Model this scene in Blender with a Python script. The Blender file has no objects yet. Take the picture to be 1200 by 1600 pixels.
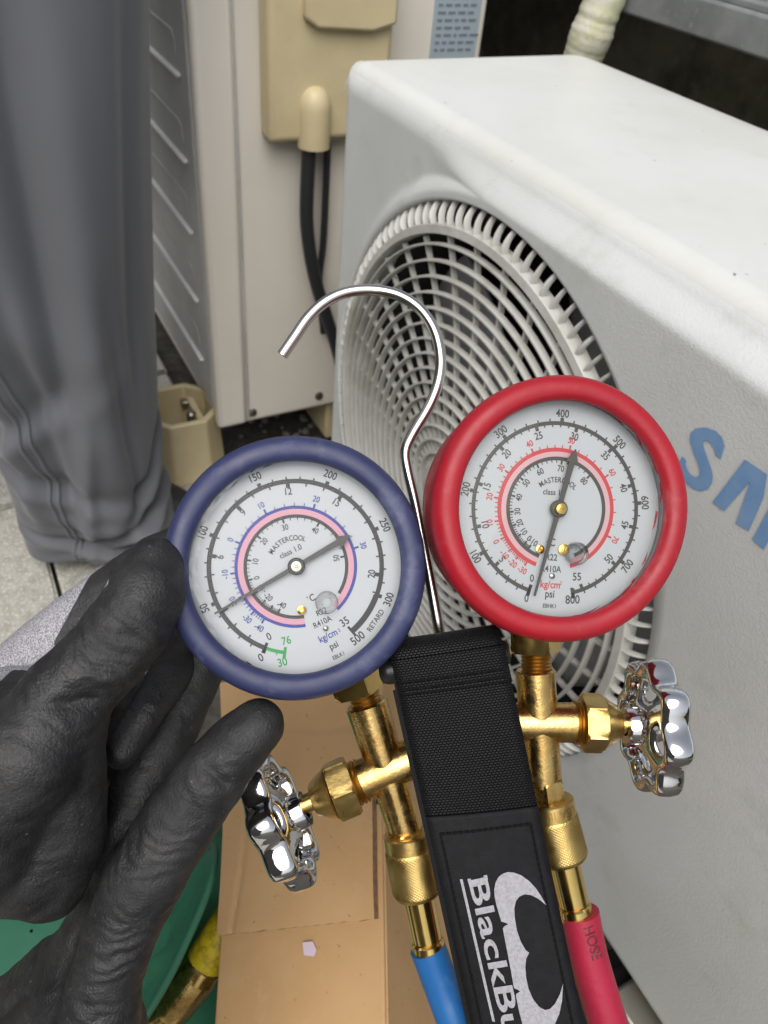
import bpy, bmesh, math, random
import numpy as np
from mathutils import Matrix, Vector, noise

random.seed(7)
scene = bpy.context.scene
col = scene.collection

# ------------------------------------------------------------------ camera
FPX = 1230.4                      # focal length in pixels of a 1200 x 1600 frame
PITCH, ROLL, YAW, CAMH = 0.7258, -0.1091, 2.5991, 0.86
F = Vector((math.cos(PITCH) * math.cos(YAW), math.cos(PITCH) * math.sin(YAW), -math.sin(PITCH)))
R0 = F.cross(Vector((0, 0, 1))).normalized()
D0 = F.cross(R0)
R = R0 * math.cos(ROLL) + D0 * math.sin(ROLL)
D = F.cross(R)
CAM = Vector((0, 0, CAMH))
cam_d = bpy.data.cameras.new('camera')
cam = bpy.data.objects.new('camera', cam_d)
col.objects.link(cam)
cam_d.sensor_fit = 'VERTICAL'
cam_d.sensor_height = 36
cam_d.lens = 36 * FPX / 1600
cam_d.clip_start = 0.01
cam_d.clip_end = 200
cam.matrix_world = Matrix(((R.x, -D.x, -F.x, 0), (R.y, -D.y, -F.y, 0), (R.z, -D.z, -F.z, CAMH), (0, 0, 0, 1)))
cam_d.dof.use_dof = True
cam_d.dof.focus_distance = 0.268
cam_d.dof.aperture_fstop = 22.0
scene.camera = cam

# ------------------------------------------------------------------ light
SUN_DIR = Vector((0.42, -0.36, 0.83)).normalized()      # towards the sun
world = bpy.data.worlds.new('World')
scene.world = world
world.use_nodes = True
wn, wl = world.node_tree.nodes, world.node_tree.links
sky = wn.new('ShaderNodeTexSky')
sky.sky_type = 'NISHITA'
sky.sun_disc = False
sky.sun_elevation = math.asin(SUN_DIR.z)
sky.sun_rotation = math.atan2(SUN_DIR.x, SUN_DIR.y)
sky.air_density = 1.0
sky.dust_density = 4.0
sky.ozone_density = 1.0
hs = wn.new('ShaderNodeHueSaturation')                   # hazy overcast: nearly neutral sky light
hs.inputs['Saturation'].default_value = 0.40
wl.new(sky.outputs[0], hs.inputs['Color'])
bgn = wn['Background']
bgn.inputs[1].default_value = 0.10
wl.new(hs.outputs[0], bgn.inputs[0])
sun_d = bpy.data.lights.new('sun', 'SUN')
sun_d.energy = 1.9
sun_d.angle = math.radians(60)
sun_d.color = (1.0, 0.97, 0.93)
sun = bpy.data.objects.new('sun', sun_d)
col.objects.link(sun)
sun.rotation_euler = SUN_DIR.to_track_quat('Z', 'Y').to_euler()
scene.view_settings.view_transform = 'Standard'
scene.view_settings.look = 'None'
scene.view_settings.gamma = 1
scene.view_settings.use_curve_mapping = False
scene.view_settings.exposure = 0.45
scene.render.engine = 'CYCLES'
scene.cycles.use_denoising = True
scene.cycles.max_bounces = 6
scene.cycles.transparent_max_bounces = 12

# ------------------------------------------------------------------ helpers
def P(px, py, d):
    """point on the sight line of a photo pixel at depth d metres"""
    return CAM + (R * ((px - 600) / FPX) + D * ((py - 800) / FPX) + F) * d

def on_plane(px, py, axis, val):
    r = R * ((px - 600) / FPX) + D * ((py - 800) / FPX) + F
    return CAM + r * ((val - CAM[axis]) / r[axis])

def frame(o, x, y, z):
    return Matrix(((x[0], y[0], z[0], o[0]), (x[1], y[1], z[1], o[1]), (x[2], y[2], z[2], o[2]), (0, 0, 0, 1)))

def axis_frame(a, b, up=None):
    """frame at a with z pointing to b"""
    z = (Vector(b) - Vector(a)).normalized()
    u = Vector(up) if up is not None else (-F)
    x = u.cross(z)
    if x.length < 1e-4:
        x = Vector((1, 0, 0)).cross(z)
    x.normalize()
    return frame(a, x, z.cross(x), z)

W = {}

def link(o, parent=None, world_m=None):
    world_m = world_m or Matrix.Identity(4)
    col.objects.link(o)
    if parent:
        o.parent = parent
        o.matrix_parent_inverse = W[parent].inverted()
    o.matrix_basis = world_m
    W[o] = world_m
    return o

def tag(o, label=None, cat=None, group=None, kind=None):
    if label: o['label'] = label
    if cat: o['category'] = cat
    if group: o['group'] = group
    if kind: o['kind'] = kind
    return o

def thing(name, label, cat, loc, group=None):
    o = bpy.data.objects.new(name, None)
    o.empty_display_size = 0.02
    link(o, None, Matrix.Translation(Vector(loc)))
    return tag(o, label, cat, group)

class MB:
    def __init__(self):
        self.v, self.f, self.uv = [], [], None
    def add(self, vs, fs, M=None):
        n = len(self.v)
        if M is not None:
            vs = [M @ Vector(v) for v in vs]
        self.v += [tuple(v) for v in vs]
        self.f += [tuple(i + n for i in f) for f in fs]
        return self
    def box(self, c, s, M=None):
        x, y, z = s[0] / 2, s[1] / 2, s[2] / 2
        vs = [(c[0] + a * x, c[1] + b * y, c[2] + d * z) for a in (-1, 1) for b in (-1, 1) for d in (-1, 1)]
        return self.add(vs, [(0, 1, 3, 2), (4, 6, 7, 5), (0, 4, 5, 1), (2, 3, 7, 6), (0, 2, 6, 4), (1, 5, 7, 3)], M)
    def lathe(self, prof, n=32, M=None, close=True, a0=0.0, rfun=None):
        vs, fs = [], []
        for r, z in prof:
            for i in range(n):
                t = a0 + 2 * math.pi * i / n
                rr = r * (rfun(t) if rfun else 1)
                vs.append((rr * math.cos(t), rr * math.sin(t), z))
        m = len(prof)
        for k in range(m - 1):
            for i in range(n):
                j = (i + 1) % n
                fs.append((k * n + i, k * n + j, (k + 1) * n + j, (k + 1) * n + i))
        if close:
            fs.append(tuple(range(n - 1, -1, -1)))
            fs.append(tuple(range((m - 1) * n, m * n)))
        return self.add(vs, fs, M)
    def ring(self, prof, n=64, M=None, rfun=None):
        """closed profile revolved into a ring"""
        vs, fs = [], []
        m = len(prof)
        for r, z in prof:
            for i in range(n):
                t = 2 * math.pi * i / n
                rr = r * (rfun(t) if rfun else 1)
                vs.append((rr * math.cos(t), rr * math.sin(t), z))
        for k in range(m):
            k2 = (k + 1) % m
            for i in range(n):
                j = (i + 1) % n
                fs.append((k * n + i, k * n + j, k2 * n + j, k2 * n + i))
        return self.add(vs, fs, M)
    def tube(self, pts, rad, n=16, caps=True):
        pts = [Vector(p) for p in pts]
        m = len(pts)
        rads = rad if isinstance(rad, (list, tuple)) else [rad] * m
        t = [(pts[min(i + 1, m - 1)] - pts[max(i - 1, 0)]).normalized() for i in range(m)]
        u = t[0].orthogonal().normalized()
        vs, fs = [], []
        for i in range(m):
            u = (u - t[i] * u.dot(t[i])).normalized()
            w = t[i].cross(u)
            for k in range(n):
                a = 2 * math.pi * k / n
                vs.append(pts[i] + (u * math.cos(a) + w * math.sin(a)) * rads[i])
        for i in range(m - 1):
            for k in range(n):
                j = (k + 1) % n
                fs.append((i * n + k, i * n + j, (i + 1) * n + j, (i + 1) * n + k))
        if caps:
            fs.append(tuple(range(n - 1, -1, -1)))
            fs.append(tuple(range((m - 1) * n, m * n)))
        return self.add(vs, fs)
    def prism(self, poly, z0, z1, M=None):
        n = len(poly)
        vs = [(x, y, z0) for x, y in poly] + [(x, y, z1) for x, y in poly]
        fs = [tuple(range(n - 1, -1, -1)), tuple(range(n, 2 * n))]
        fs += [(i, (i + 1) % n, n + (i + 1) % n, n + i) for i in range(n)]
        return self.add(vs, fs, M)
    def grid(self, fn, nu, nv, wrap_u=False):
        vs = [fn(i / (nu if wrap_u else nu - 1), j / (nv - 1)) for j in range(nv) for i in range(nu)]
        fs = []
        for j in range(nv - 1):
            for i in range(nu if wrap_u else nu - 1):
                i2 = (i + 1) % nu
                fs.append((j * nu + i, j * nu + i2, (j + 1) * nu + i2, (j + 1) * nu + i))
        return self.add(vs, fs)
    def mesh(self, name, mat=None, angle=35, tri=False):
        me = bpy.data.meshes.new(name)
        me.from_pydata(self.v, [], self.f)
        me.validate()
        bm = bmesh.new()
        bm.from_mesh(me)
        bmesh.ops.recalc_face_normals(bm, faces=bm.faces)
        if tri:
            bmesh.ops.triangulate(bm, faces=[f for f in bm.faces if len(f.verts) > 4])
        bm.to_mesh(me)
        bm.free()
        if angle is not None:
            me.shade_smooth()
            me.set_sharp_from_angle(angle=math.radians(angle))
        if mat: me.materials.append(mat)
        return me
    def build(self, name, mat, parent=None, M=None, angle=35, bevel=0, seg=2, tri=False):
        o = bpy.data.objects.new(name, self.mesh(name, mat, angle, tri))
        link(o, parent, M)
        if bevel:
            b = o.modifiers.new('bevel', 'BEVEL')
            b.width = bevel
            b.segments = seg
            b.limit_method = 'ANGLE'
            b.angle_limit = math.radians(40)
        return o

def inst(name, me, parent, M):
    return link(bpy.data.objects.new(name, me), parent, M)

def spline(pts, n=8):
    """Catmull-Rom through points"""
    pts = [Vector(p) for p in pts]
    q = [pts[0] * 2 - pts[1]] + pts + [pts[-1] * 2 - pts[-2]]
    out = []
    for i in range(1, len(q) - 2):
        a, b, c, d = q[i - 1:i + 3]
        for k in range(n):
            t = k / n
            out.append(0.5 * ((2 * b) + (c - a) * t + (2 * a - 5 * b + 4 * c - d) * t * t + (3 * b - a - 3 * c + d) * t ** 3))
    out.append(pts[-1])
    return out

def sstep(a, b, x):
    t = min(1, max(0, (x - a) / (b - a)))
    return t * t * (3 - 2 * t)

# ------------------------------------------------------------------ materials
def mat(name, c, rough=0.5, metal=0.0, c2=None, vscale=30, vlo=0.4, vhi=0.65, detail=5, bump=0.0, bscale=400,
        bdist=0.001, rvar=0.0, spec=0.5, coat=0.0, speck=None, spscale=900, splo=0.62, sheen=0.0, stretch=None, c3=None, c3scale=8, c3lo=0.5, c3hi=0.7):
    m = bpy.data.materials.new(name)
    m.use_nodes = True
    nt = m.node_tree
    N, L = nt.nodes, nt.links
    b = N['Principled BSDF']
    b.inputs['Base Color'].default_value = (*c, 1)
    b.inputs['Roughness'].default_value = rough
    b.inputs['Metallic'].default_value = metal
    b.inputs['Specular IOR Level'].default_value = spec
    if coat:
        b.inputs['Coat Weight'].default_value = coat
        b.inputs['Coat Roughness'].default_value = 0.1
    if sheen:
        b.inputs['Sheen Weight'].default_value = sheen
        b.inputs['Sheen Roughness'].default_value = 0.5
    tc = N.new('ShaderNodeTexCoord')
    src = tc.outputs['Object']
    if stretch:
        mp = N.new('ShaderNodeMapping')
        mp.inputs['Scale'].default_value = stretch
        L.new(src, mp.inputs[0])
        src = mp.outputs[0]
    def nz(scale, det=5, rg=0.6):
        t = N.new('ShaderNodeTexNoise')
        t.inputs['Scale'].default_value = scale
        t.inputs['Detail'].default_value = det
        t.inputs['Roughness'].default_value = rg
        L.new(src, t.inputs['Vector'])
        return t.outputs['Fac']
    def ramp(s, lo, hi):
        r = N.new('ShaderNodeMapRange')
        r.inputs['From Min'].default_value = lo
        r.inputs['From Max'].default_value = hi
        L.new(s, r.inputs['Value'])
        return r.outputs[0]
    cur = None
    def mix(fac, col_b):
        nonlocal cur
        x = N.new('ShaderNodeMix')
        x.data_type = 'RGBA'
        L.new(fac, x.inputs['Factor'])
        if cur is None: x.inputs['A'].default_value = (*c, 1)
        else: L.new(cur, x.inputs['A'])
        x.inputs['B'].default_value = (*col_b, 1)
        cur = x.outputs['Result']
    if c2: mix(ramp(nz(vscale, detail), vlo, vhi), c2)
    if c3: mix(ramp(nz(c3scale, 6, 0.7), c3lo, c3hi), c3)
    if speck: mix(ramp(nz(spscale, 2), splo, splo + 0.05), speck)
    if cur is not None: L.new(cur, b.inputs['Base Color'])
    if rvar:
        mr = N.new('ShaderNodeMapRange')
        mr.inputs['From Min'].default_value = 0.3
        mr.inputs['From Max'].default_value = 0.7
        mr.inputs['To Min'].default_value = max(0.02, rough - rvar)
        mr.inputs['To Max'].default_value = rough + rvar
        L.new(nz(vscale * 1.7, 4), mr.inputs['Value'])
        L.new(mr.outputs[0], b.inputs['Roughness'])
    if bump:
        bp = N.new('ShaderNodeBump')
        bp.inputs['Strength'].default_value = bump
        bp.inputs['Distance'].default_value = bdist
        L.new(nz(bscale, 3), bp.inputs['Height'])
        L.new(bp.outputs[0], b.inputs['Normal'])
    return m

def clear_mat(name, tint=(1, 1, 1), rough=0.03, ior=1.45, bump=0.0, bscale=150, boost=1.0):
    m = bpy.data.materials.new(name)
    m.use_nodes = True
    N, L = m.node_tree.nodes, m.node_tree.links
    N.remove(N['Principled BSDF'])
    out = N['Material Output']
    tr = N.new('ShaderNodeBsdfTransparent')
    tr.inputs[0].default_value = (*tint, 1)
    gl = N.new('ShaderNodeBsdfGlossy')
    gl.inputs['Roughness'].default_value = rough
    fr = N.new('ShaderNodeFresnel')
    fr.inputs['IOR'].default_value = ior
    mx = N.new('ShaderNodeMixShader')
    if bump:
        tc = N.new('ShaderNodeTexCoord')
        t = N.new('ShaderNodeTexNoise')
        t.inputs['Scale'].default_value = bscale
        t.inputs['Detail'].default_value = 4
        L.new(tc.outputs['Object'], t.inputs['Vector'])
        bp = N.new('ShaderNodeBump')
        bp.inputs['Strength'].default_value = bump
        bp.inputs['Distance'].default_value = 0.001
        L.new(t.outputs['Fac'], bp.inputs['Height'])
        L.new(bp.outputs[0], gl.inputs['Normal'])
        L.new(bp.outputs[0], fr.inputs['Normal'])
    L.new(fr.outputs[0], mx.inputs[0])
    L.new(tr.outputs[0], mx.inputs[1])
    L.new(gl.outputs[0], mx.inputs[2])
    L.new(mx.outputs[0], out.inputs['Surface'])
    return m

M_white = mat('aged_white_plastic', (0.63, 0.64, 0.615), 0.42, c2=(0.58, 0.585, 0.55), vscale=6, c3=(0.54, 0.54, 0.485), c3scale=22, c3lo=0.55, c3hi=0.9, bump=0.18, bscale=520, bdist=0.0006, speck=(0.22, 0.21, 0.17), spscale=130, splo=0.745)
M_panel = mat('textured_grey_plastic', (0.58, 0.595, 0.59), 0.5, c2=(0.52, 0.535, 0.52), vscale=5, c3=(0.40, 0.42, 0.36), c3scale=11, c3lo=0.54, c3hi=0.85, bump=0.4, bscale=640, bdist=0.0009)
M_grille = mat('grille_plastic', (0.50, 0.50, 0.475), 0.5, c2=(0.42, 0.415, 0.375), vscale=18, c3=(0.22, 0.205, 0.14), c3scale=8, c3lo=0.52, c3hi=0.85)
M_blade = mat('fan_blade_grey', (0.30, 0.31, 0.32), 0.5, c2=(0.24, 0.245, 0.25), vscale=15)
M_dark = mat('black_interior', (0.012, 0.012, 0.012), 0.8)
M_blueprint = mat('blue_print', (0.15, 0.28, 0.50), 0.55, c2=(0.19, 0.32, 0.52), vscale=90)
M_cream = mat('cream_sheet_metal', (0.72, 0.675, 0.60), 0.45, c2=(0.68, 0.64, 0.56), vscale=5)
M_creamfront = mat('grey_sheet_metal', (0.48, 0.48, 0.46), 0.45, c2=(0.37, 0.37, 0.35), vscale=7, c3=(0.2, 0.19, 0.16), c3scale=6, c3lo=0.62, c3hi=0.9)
M_rib = mat('pale_rib', (0.72, 0.71, 0.68), 0.4)
M_beige = mat('yellowed_plastic', (0.60, 0.51, 0.31), 0.45, c2=(0.54, 0.45, 0.27), vscale=12)
M_label = mat('rating_label', (0.33, 0.40, 0.44), 0.4)
M_labelink = mat('label_ink', (0.16, 0.20, 0.24), 0.5)
M_cable = mat('black_cable', (0.02, 0.02, 0.023), 0.45)
M_screw = mat('screw_steel', (0.35, 0.33, 0.29), 0.4, 1.0)
M_slab = mat('granite_paver', (0.42, 0.405, 0.36), 0.8, c2=(0.31, 0.30, 0.26), vscale=60, speck=(0.62, 0.60, 0.54), spscale=260, splo=0.58, bump=0.6, bscale=220, bdist=0.002, c3=(0.15, 0.15, 0.12), c3scale=5, c3lo=0.55, c3hi=0.85)
M_earth = mat('soil_and_shade', (0.045, 0.042, 0.036), 0.9, c2=(0.09, 0.085, 0.07), vscale=50, bump=0.7, bscale=120, bdist=0.004)
M_wall = mat('mossy_dark_wall', (0.30, 0.29, 0.235), 0.9, c2=(0.14, 0.14, 0.11), vscale=12, c3=(0.40, 0.40, 0.33), c3scale=35, c3lo=0.55, c3hi=0.8, bump=0.6, bscale=90, bdist=0.004)
M_ledge = mat('grey_ledge', (0.19, 0.20, 0.20), 0.6, c2=(0.13, 0.14, 0.14), vscale=30, c3=(0.28, 0.28, 0.27), c3scale=60, c3lo=0.58, c3hi=0.7, bump=0.3, bscale=150)
M_straw = mat('dry_fibre', (0.20, 0.15, 0.095), 0.9, c2=(0.33, 0.27, 0.19), vscale=200)
M_tape = mat('dirty_white_tape', (0.56, 0.54, 0.46), 0.6, c2=(0.42, 0.42, 0.30), vscale=14, c3=(0.40, 0.42, 0.18), c3scale=9, c3lo=0.52, c3hi=0.75, bump=0.5, bscale=60, bdist=0.004)
M_trouser = mat('grey_work_cloth', (0.108, 0.113, 0.126), 0.75, sheen=0.2, bump=0.15, bscale=900)
M_thread = mat('grey_thread', (0.06, 0.063, 0.07), 0.8)
M_shoe = mat('black_shoe', (0.02, 0.02, 0.022), 0.5)
M_sole = mat('white_sole', (0.7, 0.7, 0.68), 0.5)
M_bluerub = mat('blue_rubber', (0.024, 0.030, 0.088), 0.50, c2=(0.034, 0.041, 0.108), vscale=40, c3=(0.15, 0.17, 0.26), c3scale=48, c3lo=0.55, c3hi=0.92, bump=0.12, bscale=250, rvar=0.1)
M_redrub = mat('red_rubber', (0.35, 0.006, 0.016), 0.48, c2=(0.31, 0.0065, 0.016), vscale=40, c3=(0.44, 0.13, 0.14), c3scale=48, c3lo=0.60, c3hi=0.95, bump=0.12, bscale=250, rvar=0.1)
M_case = mat('gauge_case_steel', (0.35, 0.35, 0.35), 0.35, 1.0)
M_dial = mat('dial_white', (0.40, 0.42, 0.435), 0.5)
M_ink = mat('dial_black_ink', (0.02, 0.02, 0.022), 0.5)
M_inkglare = mat('dial_black_ink_glare', (0.055, 0.052, 0.045), 0.5)  # glare over the red dial painted into the ink as a lifted black
M_inkblue = mat('dial_blue_ink', (0.025, 0.035, 0.22), 0.5)
M_inkpink = mat('dial_pink_ink', (0.50, 0.25, 0.31), 0.5)
M_inkpink2 = mat('dial_pale_pink_ink', (0.50, 0.31, 0.33), 0.5)
M_inkred = mat('dial_red_ink', (0.44, 0.045, 0.05), 0.5)
M_inkgreen = mat('dial_green_ink', (0.015, 0.24, 0.05), 0.5)
M_needle = mat('needle_black', (0.018, 0.018, 0.018), 0.4)
M_needleglare = mat('needle_black_glare', (0.06, 0.056, 0.048), 0.4)  # black needle lightened in colour to imitate glare on the lens
M_lens = clear_mat('clear_lens', (0.97, 0.98, 0.98), 0.03, 1.24)
M_lens2 = clear_mat('clear_lens_wiped', (0.98, 0.985, 0.99), 0.03, 1.15)
M_film = clear_mat('wrinkled_film', (0.95, 0.955, 0.955), 0.14, 1.38, bump=0.7, bscale=110)
M_plug = clear_mat('clear_plug', (0.88, 0.89, 0.89), 0.15, 1.45, bump=0.2)
M_brass = mat('tarnished_brass', (0.64, 0.44, 0.165), 0.25, 1.0, c2=(0.53, 0.33, 0.105), vscale=120, c3=(0.34, 0.18, 0.055), c3scale=75, c3lo=0.58, c3hi=0.85, rvar=0.10, bump=0.10, bscale=700)
M_brass2 = mat('dull_cast_brass', (0.60, 0.43, 0.16), 0.34, 1.0, c2=(0.50, 0.34, 0.11), vscale=90, rvar=0.08, bump=0.10, bscale=600)
M_brassbright = mat('bright_brass', (0.74, 0.53, 0.18), 0.20, 1.0, c2=(0.66, 0.44, 0.13), vscale=60, rvar=0.06)
M_thr = mat('grimy_thread_brass', (0.42, 0.24, 0.06), 0.34, 1.0)
M_chrome = mat('chrome', (0.80, 0.80, 0.81), 0.055, 1.0, c2=(0.72, 0.71, 0.70), vscale=80, rvar=0.03, bump=0.05, bscale=300)
M_hook = mat('steel_wire', (0.62, 0.60, 0.56), 0.20, 1.0, c2=(0.5, 0.47, 0.42), vscale=60, rvar=0.06)
M_pin = mat('black_bar', (0.012, 0.012, 0.013), 0.35)
M_bluehose = mat('blue_hose', (0.008, 0.095, 0.30), 0.45, c2=(0.012, 0.115, 0.33), vscale=60, c3=(0.08, 0.18, 0.36), c3scale=50, c3lo=0.62, c3hi=0.9)
M_redhose = mat('red_hose', (0.36, 0.016, 0.045), 0.45, c2=(0.31, 0.014, 0.038), vscale=60, c3=(0.44, 0.08, 0.11), c3scale=45, c3lo=0.58, c3hi=0.9, bump=0.2, bscale=300)
M_yelhose = mat('yellow_hose', (0.55, 0.42, 0.012), 0.5, c2=(0.34, 0.25, 0.01), vscale=230, vlo=0.45, vhi=0.6)
M_hoseink = mat('hose_ink', (0.10, 0.012, 0.02), 0.5)
M_card = mat('cardboard', (0.48, 0.30, 0.14), 0.8, c2=(0.43, 0.26, 0.115), vscale=11, c3=(0.47, 0.295, 0.145), c3scale=120, c3lo=0.50, c3hi=0.75, speck=(0.24, 0.13, 0.06), spscale=330, splo=0.70, bump=0.12, bscale=260)
M_cardedge = mat('cardboard_edge', (0.27, 0.155, 0.08), 0.9, c2=(0.15, 0.085, 0.04), vscale=260)
M_scrap = mat('lilac_paper', (0.58, 0.47, 0.55), 0.6)
M_green = mat('green_paint', (0.042, 0.19, 0.11), 0.45, c2=(0.036, 0.165, 0.095), vscale=18, c3=(0.02, 0.07, 0.04), c3scale=40, c3lo=0.66, c3hi=0.8, rvar=0.08)
M_logo = mat('silver_print', (0.36, 0.355, 0.38), 0.5, c2=(0.27, 0.265, 0.29), vscale=900, bump=0.3, bscale=1500)
M_patch = mat('black_patch_cloth', (0.0065, 0.0065, 0.0078), 0.6, c2=(0.010, 0.010, 0.0115), vscale=300, bump=0.5, bscale=2200, bdist=0.0005, spec=0.2)
M_stitch = mat('black_stitch', (0.004, 0.004, 0.0045), 0.8, spec=0.15)
M_bindedge = mat('strap_edge', (0.011, 0.011, 0.012), 0.8, bump=0.6, bscale=1500)
M_pebble = mat('pebble_grey', (0.17, 0.165, 0.15), 0.8, c2=(0.28, 0.27, 0.24), vscale=40)

def weave_mat():
    m = mat('black_webbing', (0.017, 0.018, 0.020), 0.5, spec=0.22)
    N, L = m.node_tree.nodes, m.node_tree.links
    b = N['Principled BSDF']
    uv = N.new('ShaderNodeUVMap')
    br = N.new('ShaderNodeTexBrick')
    br.inputs['Scale'].default_value = 1.0
    br.inputs['Brick Width'].default_value = 0.0013
    br.inputs['Row Height'].default_value = 0.00085
    br.inputs['Mortar Size'].default_value = 0.00022
    br.inputs['Mortar Smooth'].default_value = 1.0
    br.inputs['Color1'].default_value = (0.0115, 0.012, 0.0135, 1)
    br.inputs['Color2'].default_value = (0.007, 0.0074, 0.0085, 1)
    br.inputs['Mortar'].default_value = (0.002, 0.002, 0.0024, 1)
    L.new(uv.outputs[0], br.inputs['Vector'])
    L.new(br.outputs['Color'], b.inputs['Base Color'])
    bp = N.new('ShaderNodeBump')
    bp.invert = True
    bp.inputs['Strength'].default_value = 0.9
    bp.inputs['Distance'].default_value = 0.0006
    L.new(br.outputs['Fac'], bp.inputs['Height'])
    L.new(bp.outputs[0], b.inputs['Normal'])
    return m
M_web = weave_mat()

def glove_mat():
    m = mat('glove_nitrile_and_knit', (0.013, 0.0135, 0.0145), 0.50, bump=0.7, bscale=1100, bdist=0.0006)
    N, L = m.node_tree.nodes, m.node_tree.links
    b = N['Principled BSDF']
    tc = N.new('ShaderNodeTexCoord')
    def nz(s, d, r=0.6):
        t = N.new('ShaderNodeTexNoise')
        t.inputs['Scale'].default_value = s
        t.inputs['Detail'].default_value = d
        t.inputs['Roughness'].default_value = r
        L.new(tc.outputs['Object'], t.inputs['Vector'])
        return t.outputs['Fac']
    def rng(s, lo, hi, a=0.0, z=1.0):
        r = N.new('ShaderNodeMapRange')
        for k, v in zip(('From Min', 'From Max', 'To Min', 'To Max'), (lo, hi, a, z)): r.inputs[k].default_value = v
        L.new(s, r.inputs['Value'])
        return r.outputs[0]
    def mix(f, a, c):
        x = N.new('ShaderNodeMix')
        x.data_type = 'RGBA'
        L.new(f, x.inputs['Factor'])
        for s, v in (('A', a), ('B', c)):
            if isinstance(v, tuple): x.inputs[s].default_value = (*v, 1)
            else: L.new(v, x.inputs[s])
        return x.outputs['Result']
    coat = mix(rng(nz(38, 8, 0.75), 0.40, 0.72), (0.008, 0.0085, 0.0095), (0.034, 0.033, 0.033))
    coat = mix(rng(nz(500, 2), 0.70, 0.76), coat, (0.075, 0.075, 0.07))
    knit = mix(rng(nz(1700, 2), 0.36, 0.62), (0.50, 0.49, 0.52), (0.15, 0.15, 0.17))
    at = N.new('ShaderNodeAttribute')
    at.attribute_name = 'knit'
    edge = rng(at.outputs['Fac'], 0.42, 0.58)
    L.new(mix(edge, coat, knit), b.inputs['Base Color'])
    L.new(rng(nz(60, 5), 0.35, 0.65, 0.40, 0.68), b.inputs['Roughness'])
    b.inputs['Specular IOR Level'].default_value = 0.5
    return m
M_glove = glove_mat()

# ------------------------------------------------------------------ text
_tc = {}
def glyphs(s, bold=0.0):
    key = (s, bold)
    if key not in _tc:
        cu = bpy.data.curves.new('t', 'FONT')
        cu.body = s
        cu.resolution_u = 4
        cu.offset = bold
        ob = bpy.data.objects.new('t', cu)
        col.objects.link(ob)
        dg = bpy.context.evaluated_depsgraph_get()
        me = bpy.data.meshes.new_from_object(ob.evaluated_get(dg))
        vs = [(v.co.x, v.co.y) for v in me.vertices]
        fs = [tuple(p.vertices) for p in me.polygons]
        bpy.data.objects.remove(ob)
        bpy.data.curves.remove(cu)
        bpy.data.meshes.remove(me)
        xs, ys = [v[0] for v in vs], [v[1] for v in vs]
        cx, cy = (min(xs) + max(xs)) / 2, (min(ys) + max(ys)) / 2
        _tc[key] = ([(x - cx, y - cy) for x, y in vs], fs, max(xs) - min(xs), max(ys) - min(ys))
    return _tc[key]

def put_text(mb, s, x, y, h, rot=0.0, z=0.0, cond=0.8, bold=0.0, M=None):
    """centred text, cap height about h, rotated rot degrees clockwise"""
    vs, fs, w, hh = glyphs(s, bold)
    k = h / 0.60
    c, sn = math.cos(math.radians(rot)), math.sin(math.radians(rot))
    out = []
    for a, b_ in vs:
        a, b_ = a * k * cond, b_ * k
        out.append((x + a * c + b_ * sn, y - a * sn + b_ * c, z))
    mb.add(out, fs, M)

# ================================================================== SETTING
# ground: soil sheet with concrete pavers laid on it
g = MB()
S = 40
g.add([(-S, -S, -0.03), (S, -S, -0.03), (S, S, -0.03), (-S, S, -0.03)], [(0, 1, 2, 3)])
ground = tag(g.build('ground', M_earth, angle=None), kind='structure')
pw = 0.298
pv = MB().box((0, 0, 0), (pw - 0.006, pw - 0.006, 0.032)).mesh('paver', M_slab, 30)
bmp = bmesh.new(); bmp.from_mesh(pv)
bmesh.ops.bevel(bmp, geom=bmp.edges[:], offset=0.004, segments=2, affect='EDGES')
bmp.to_mesh(pv); bmp.free()
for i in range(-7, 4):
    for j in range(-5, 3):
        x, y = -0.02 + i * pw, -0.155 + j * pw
        if y > 0.3 or (x > -0.62 and y > -0.2): continue  # pavers left out so dark soil stands in for shade here
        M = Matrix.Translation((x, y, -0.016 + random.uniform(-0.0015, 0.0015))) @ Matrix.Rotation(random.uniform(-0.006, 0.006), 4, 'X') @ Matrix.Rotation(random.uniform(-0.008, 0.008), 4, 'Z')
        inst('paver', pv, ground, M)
# loose gravel in the soil strip beneath the unit
gr = MB()
ico = bmesh.new(); bmesh.ops.create_icosphere(ico, subdivisions=1, radius=1)
iv = [v.co.copy() for v in ico.verts]; ifc = [tuple(v.index for v in f.verts) for f in ico.faces]; ico.free()
for k in range(900):
    x, y = random.uniform(-1.3, 0.4), random.uniform(0.36, 0.9)
    s = random.uniform(0.003, 0.010)
    e = Vector((random.uniform(.7, 1.3), random.uniform(.7, 1.3), random.uniform(.4, .8))) * s
    rot = Matrix.Rotation(random.uniform(0, 6.28), 3, 'Z')
    gr.add([rot @ Vector((v.x * e.x, v.y * e.y, v.z * e.z)) + Vector((x, y, -0.028 + s * .3)) for v in iv], ifc)
tag(gr.build('gravel', M_pebble, angle=60), 'loose grey gravel on the soil under the outdoor unit', 'gravel', kind='stuff')

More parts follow.
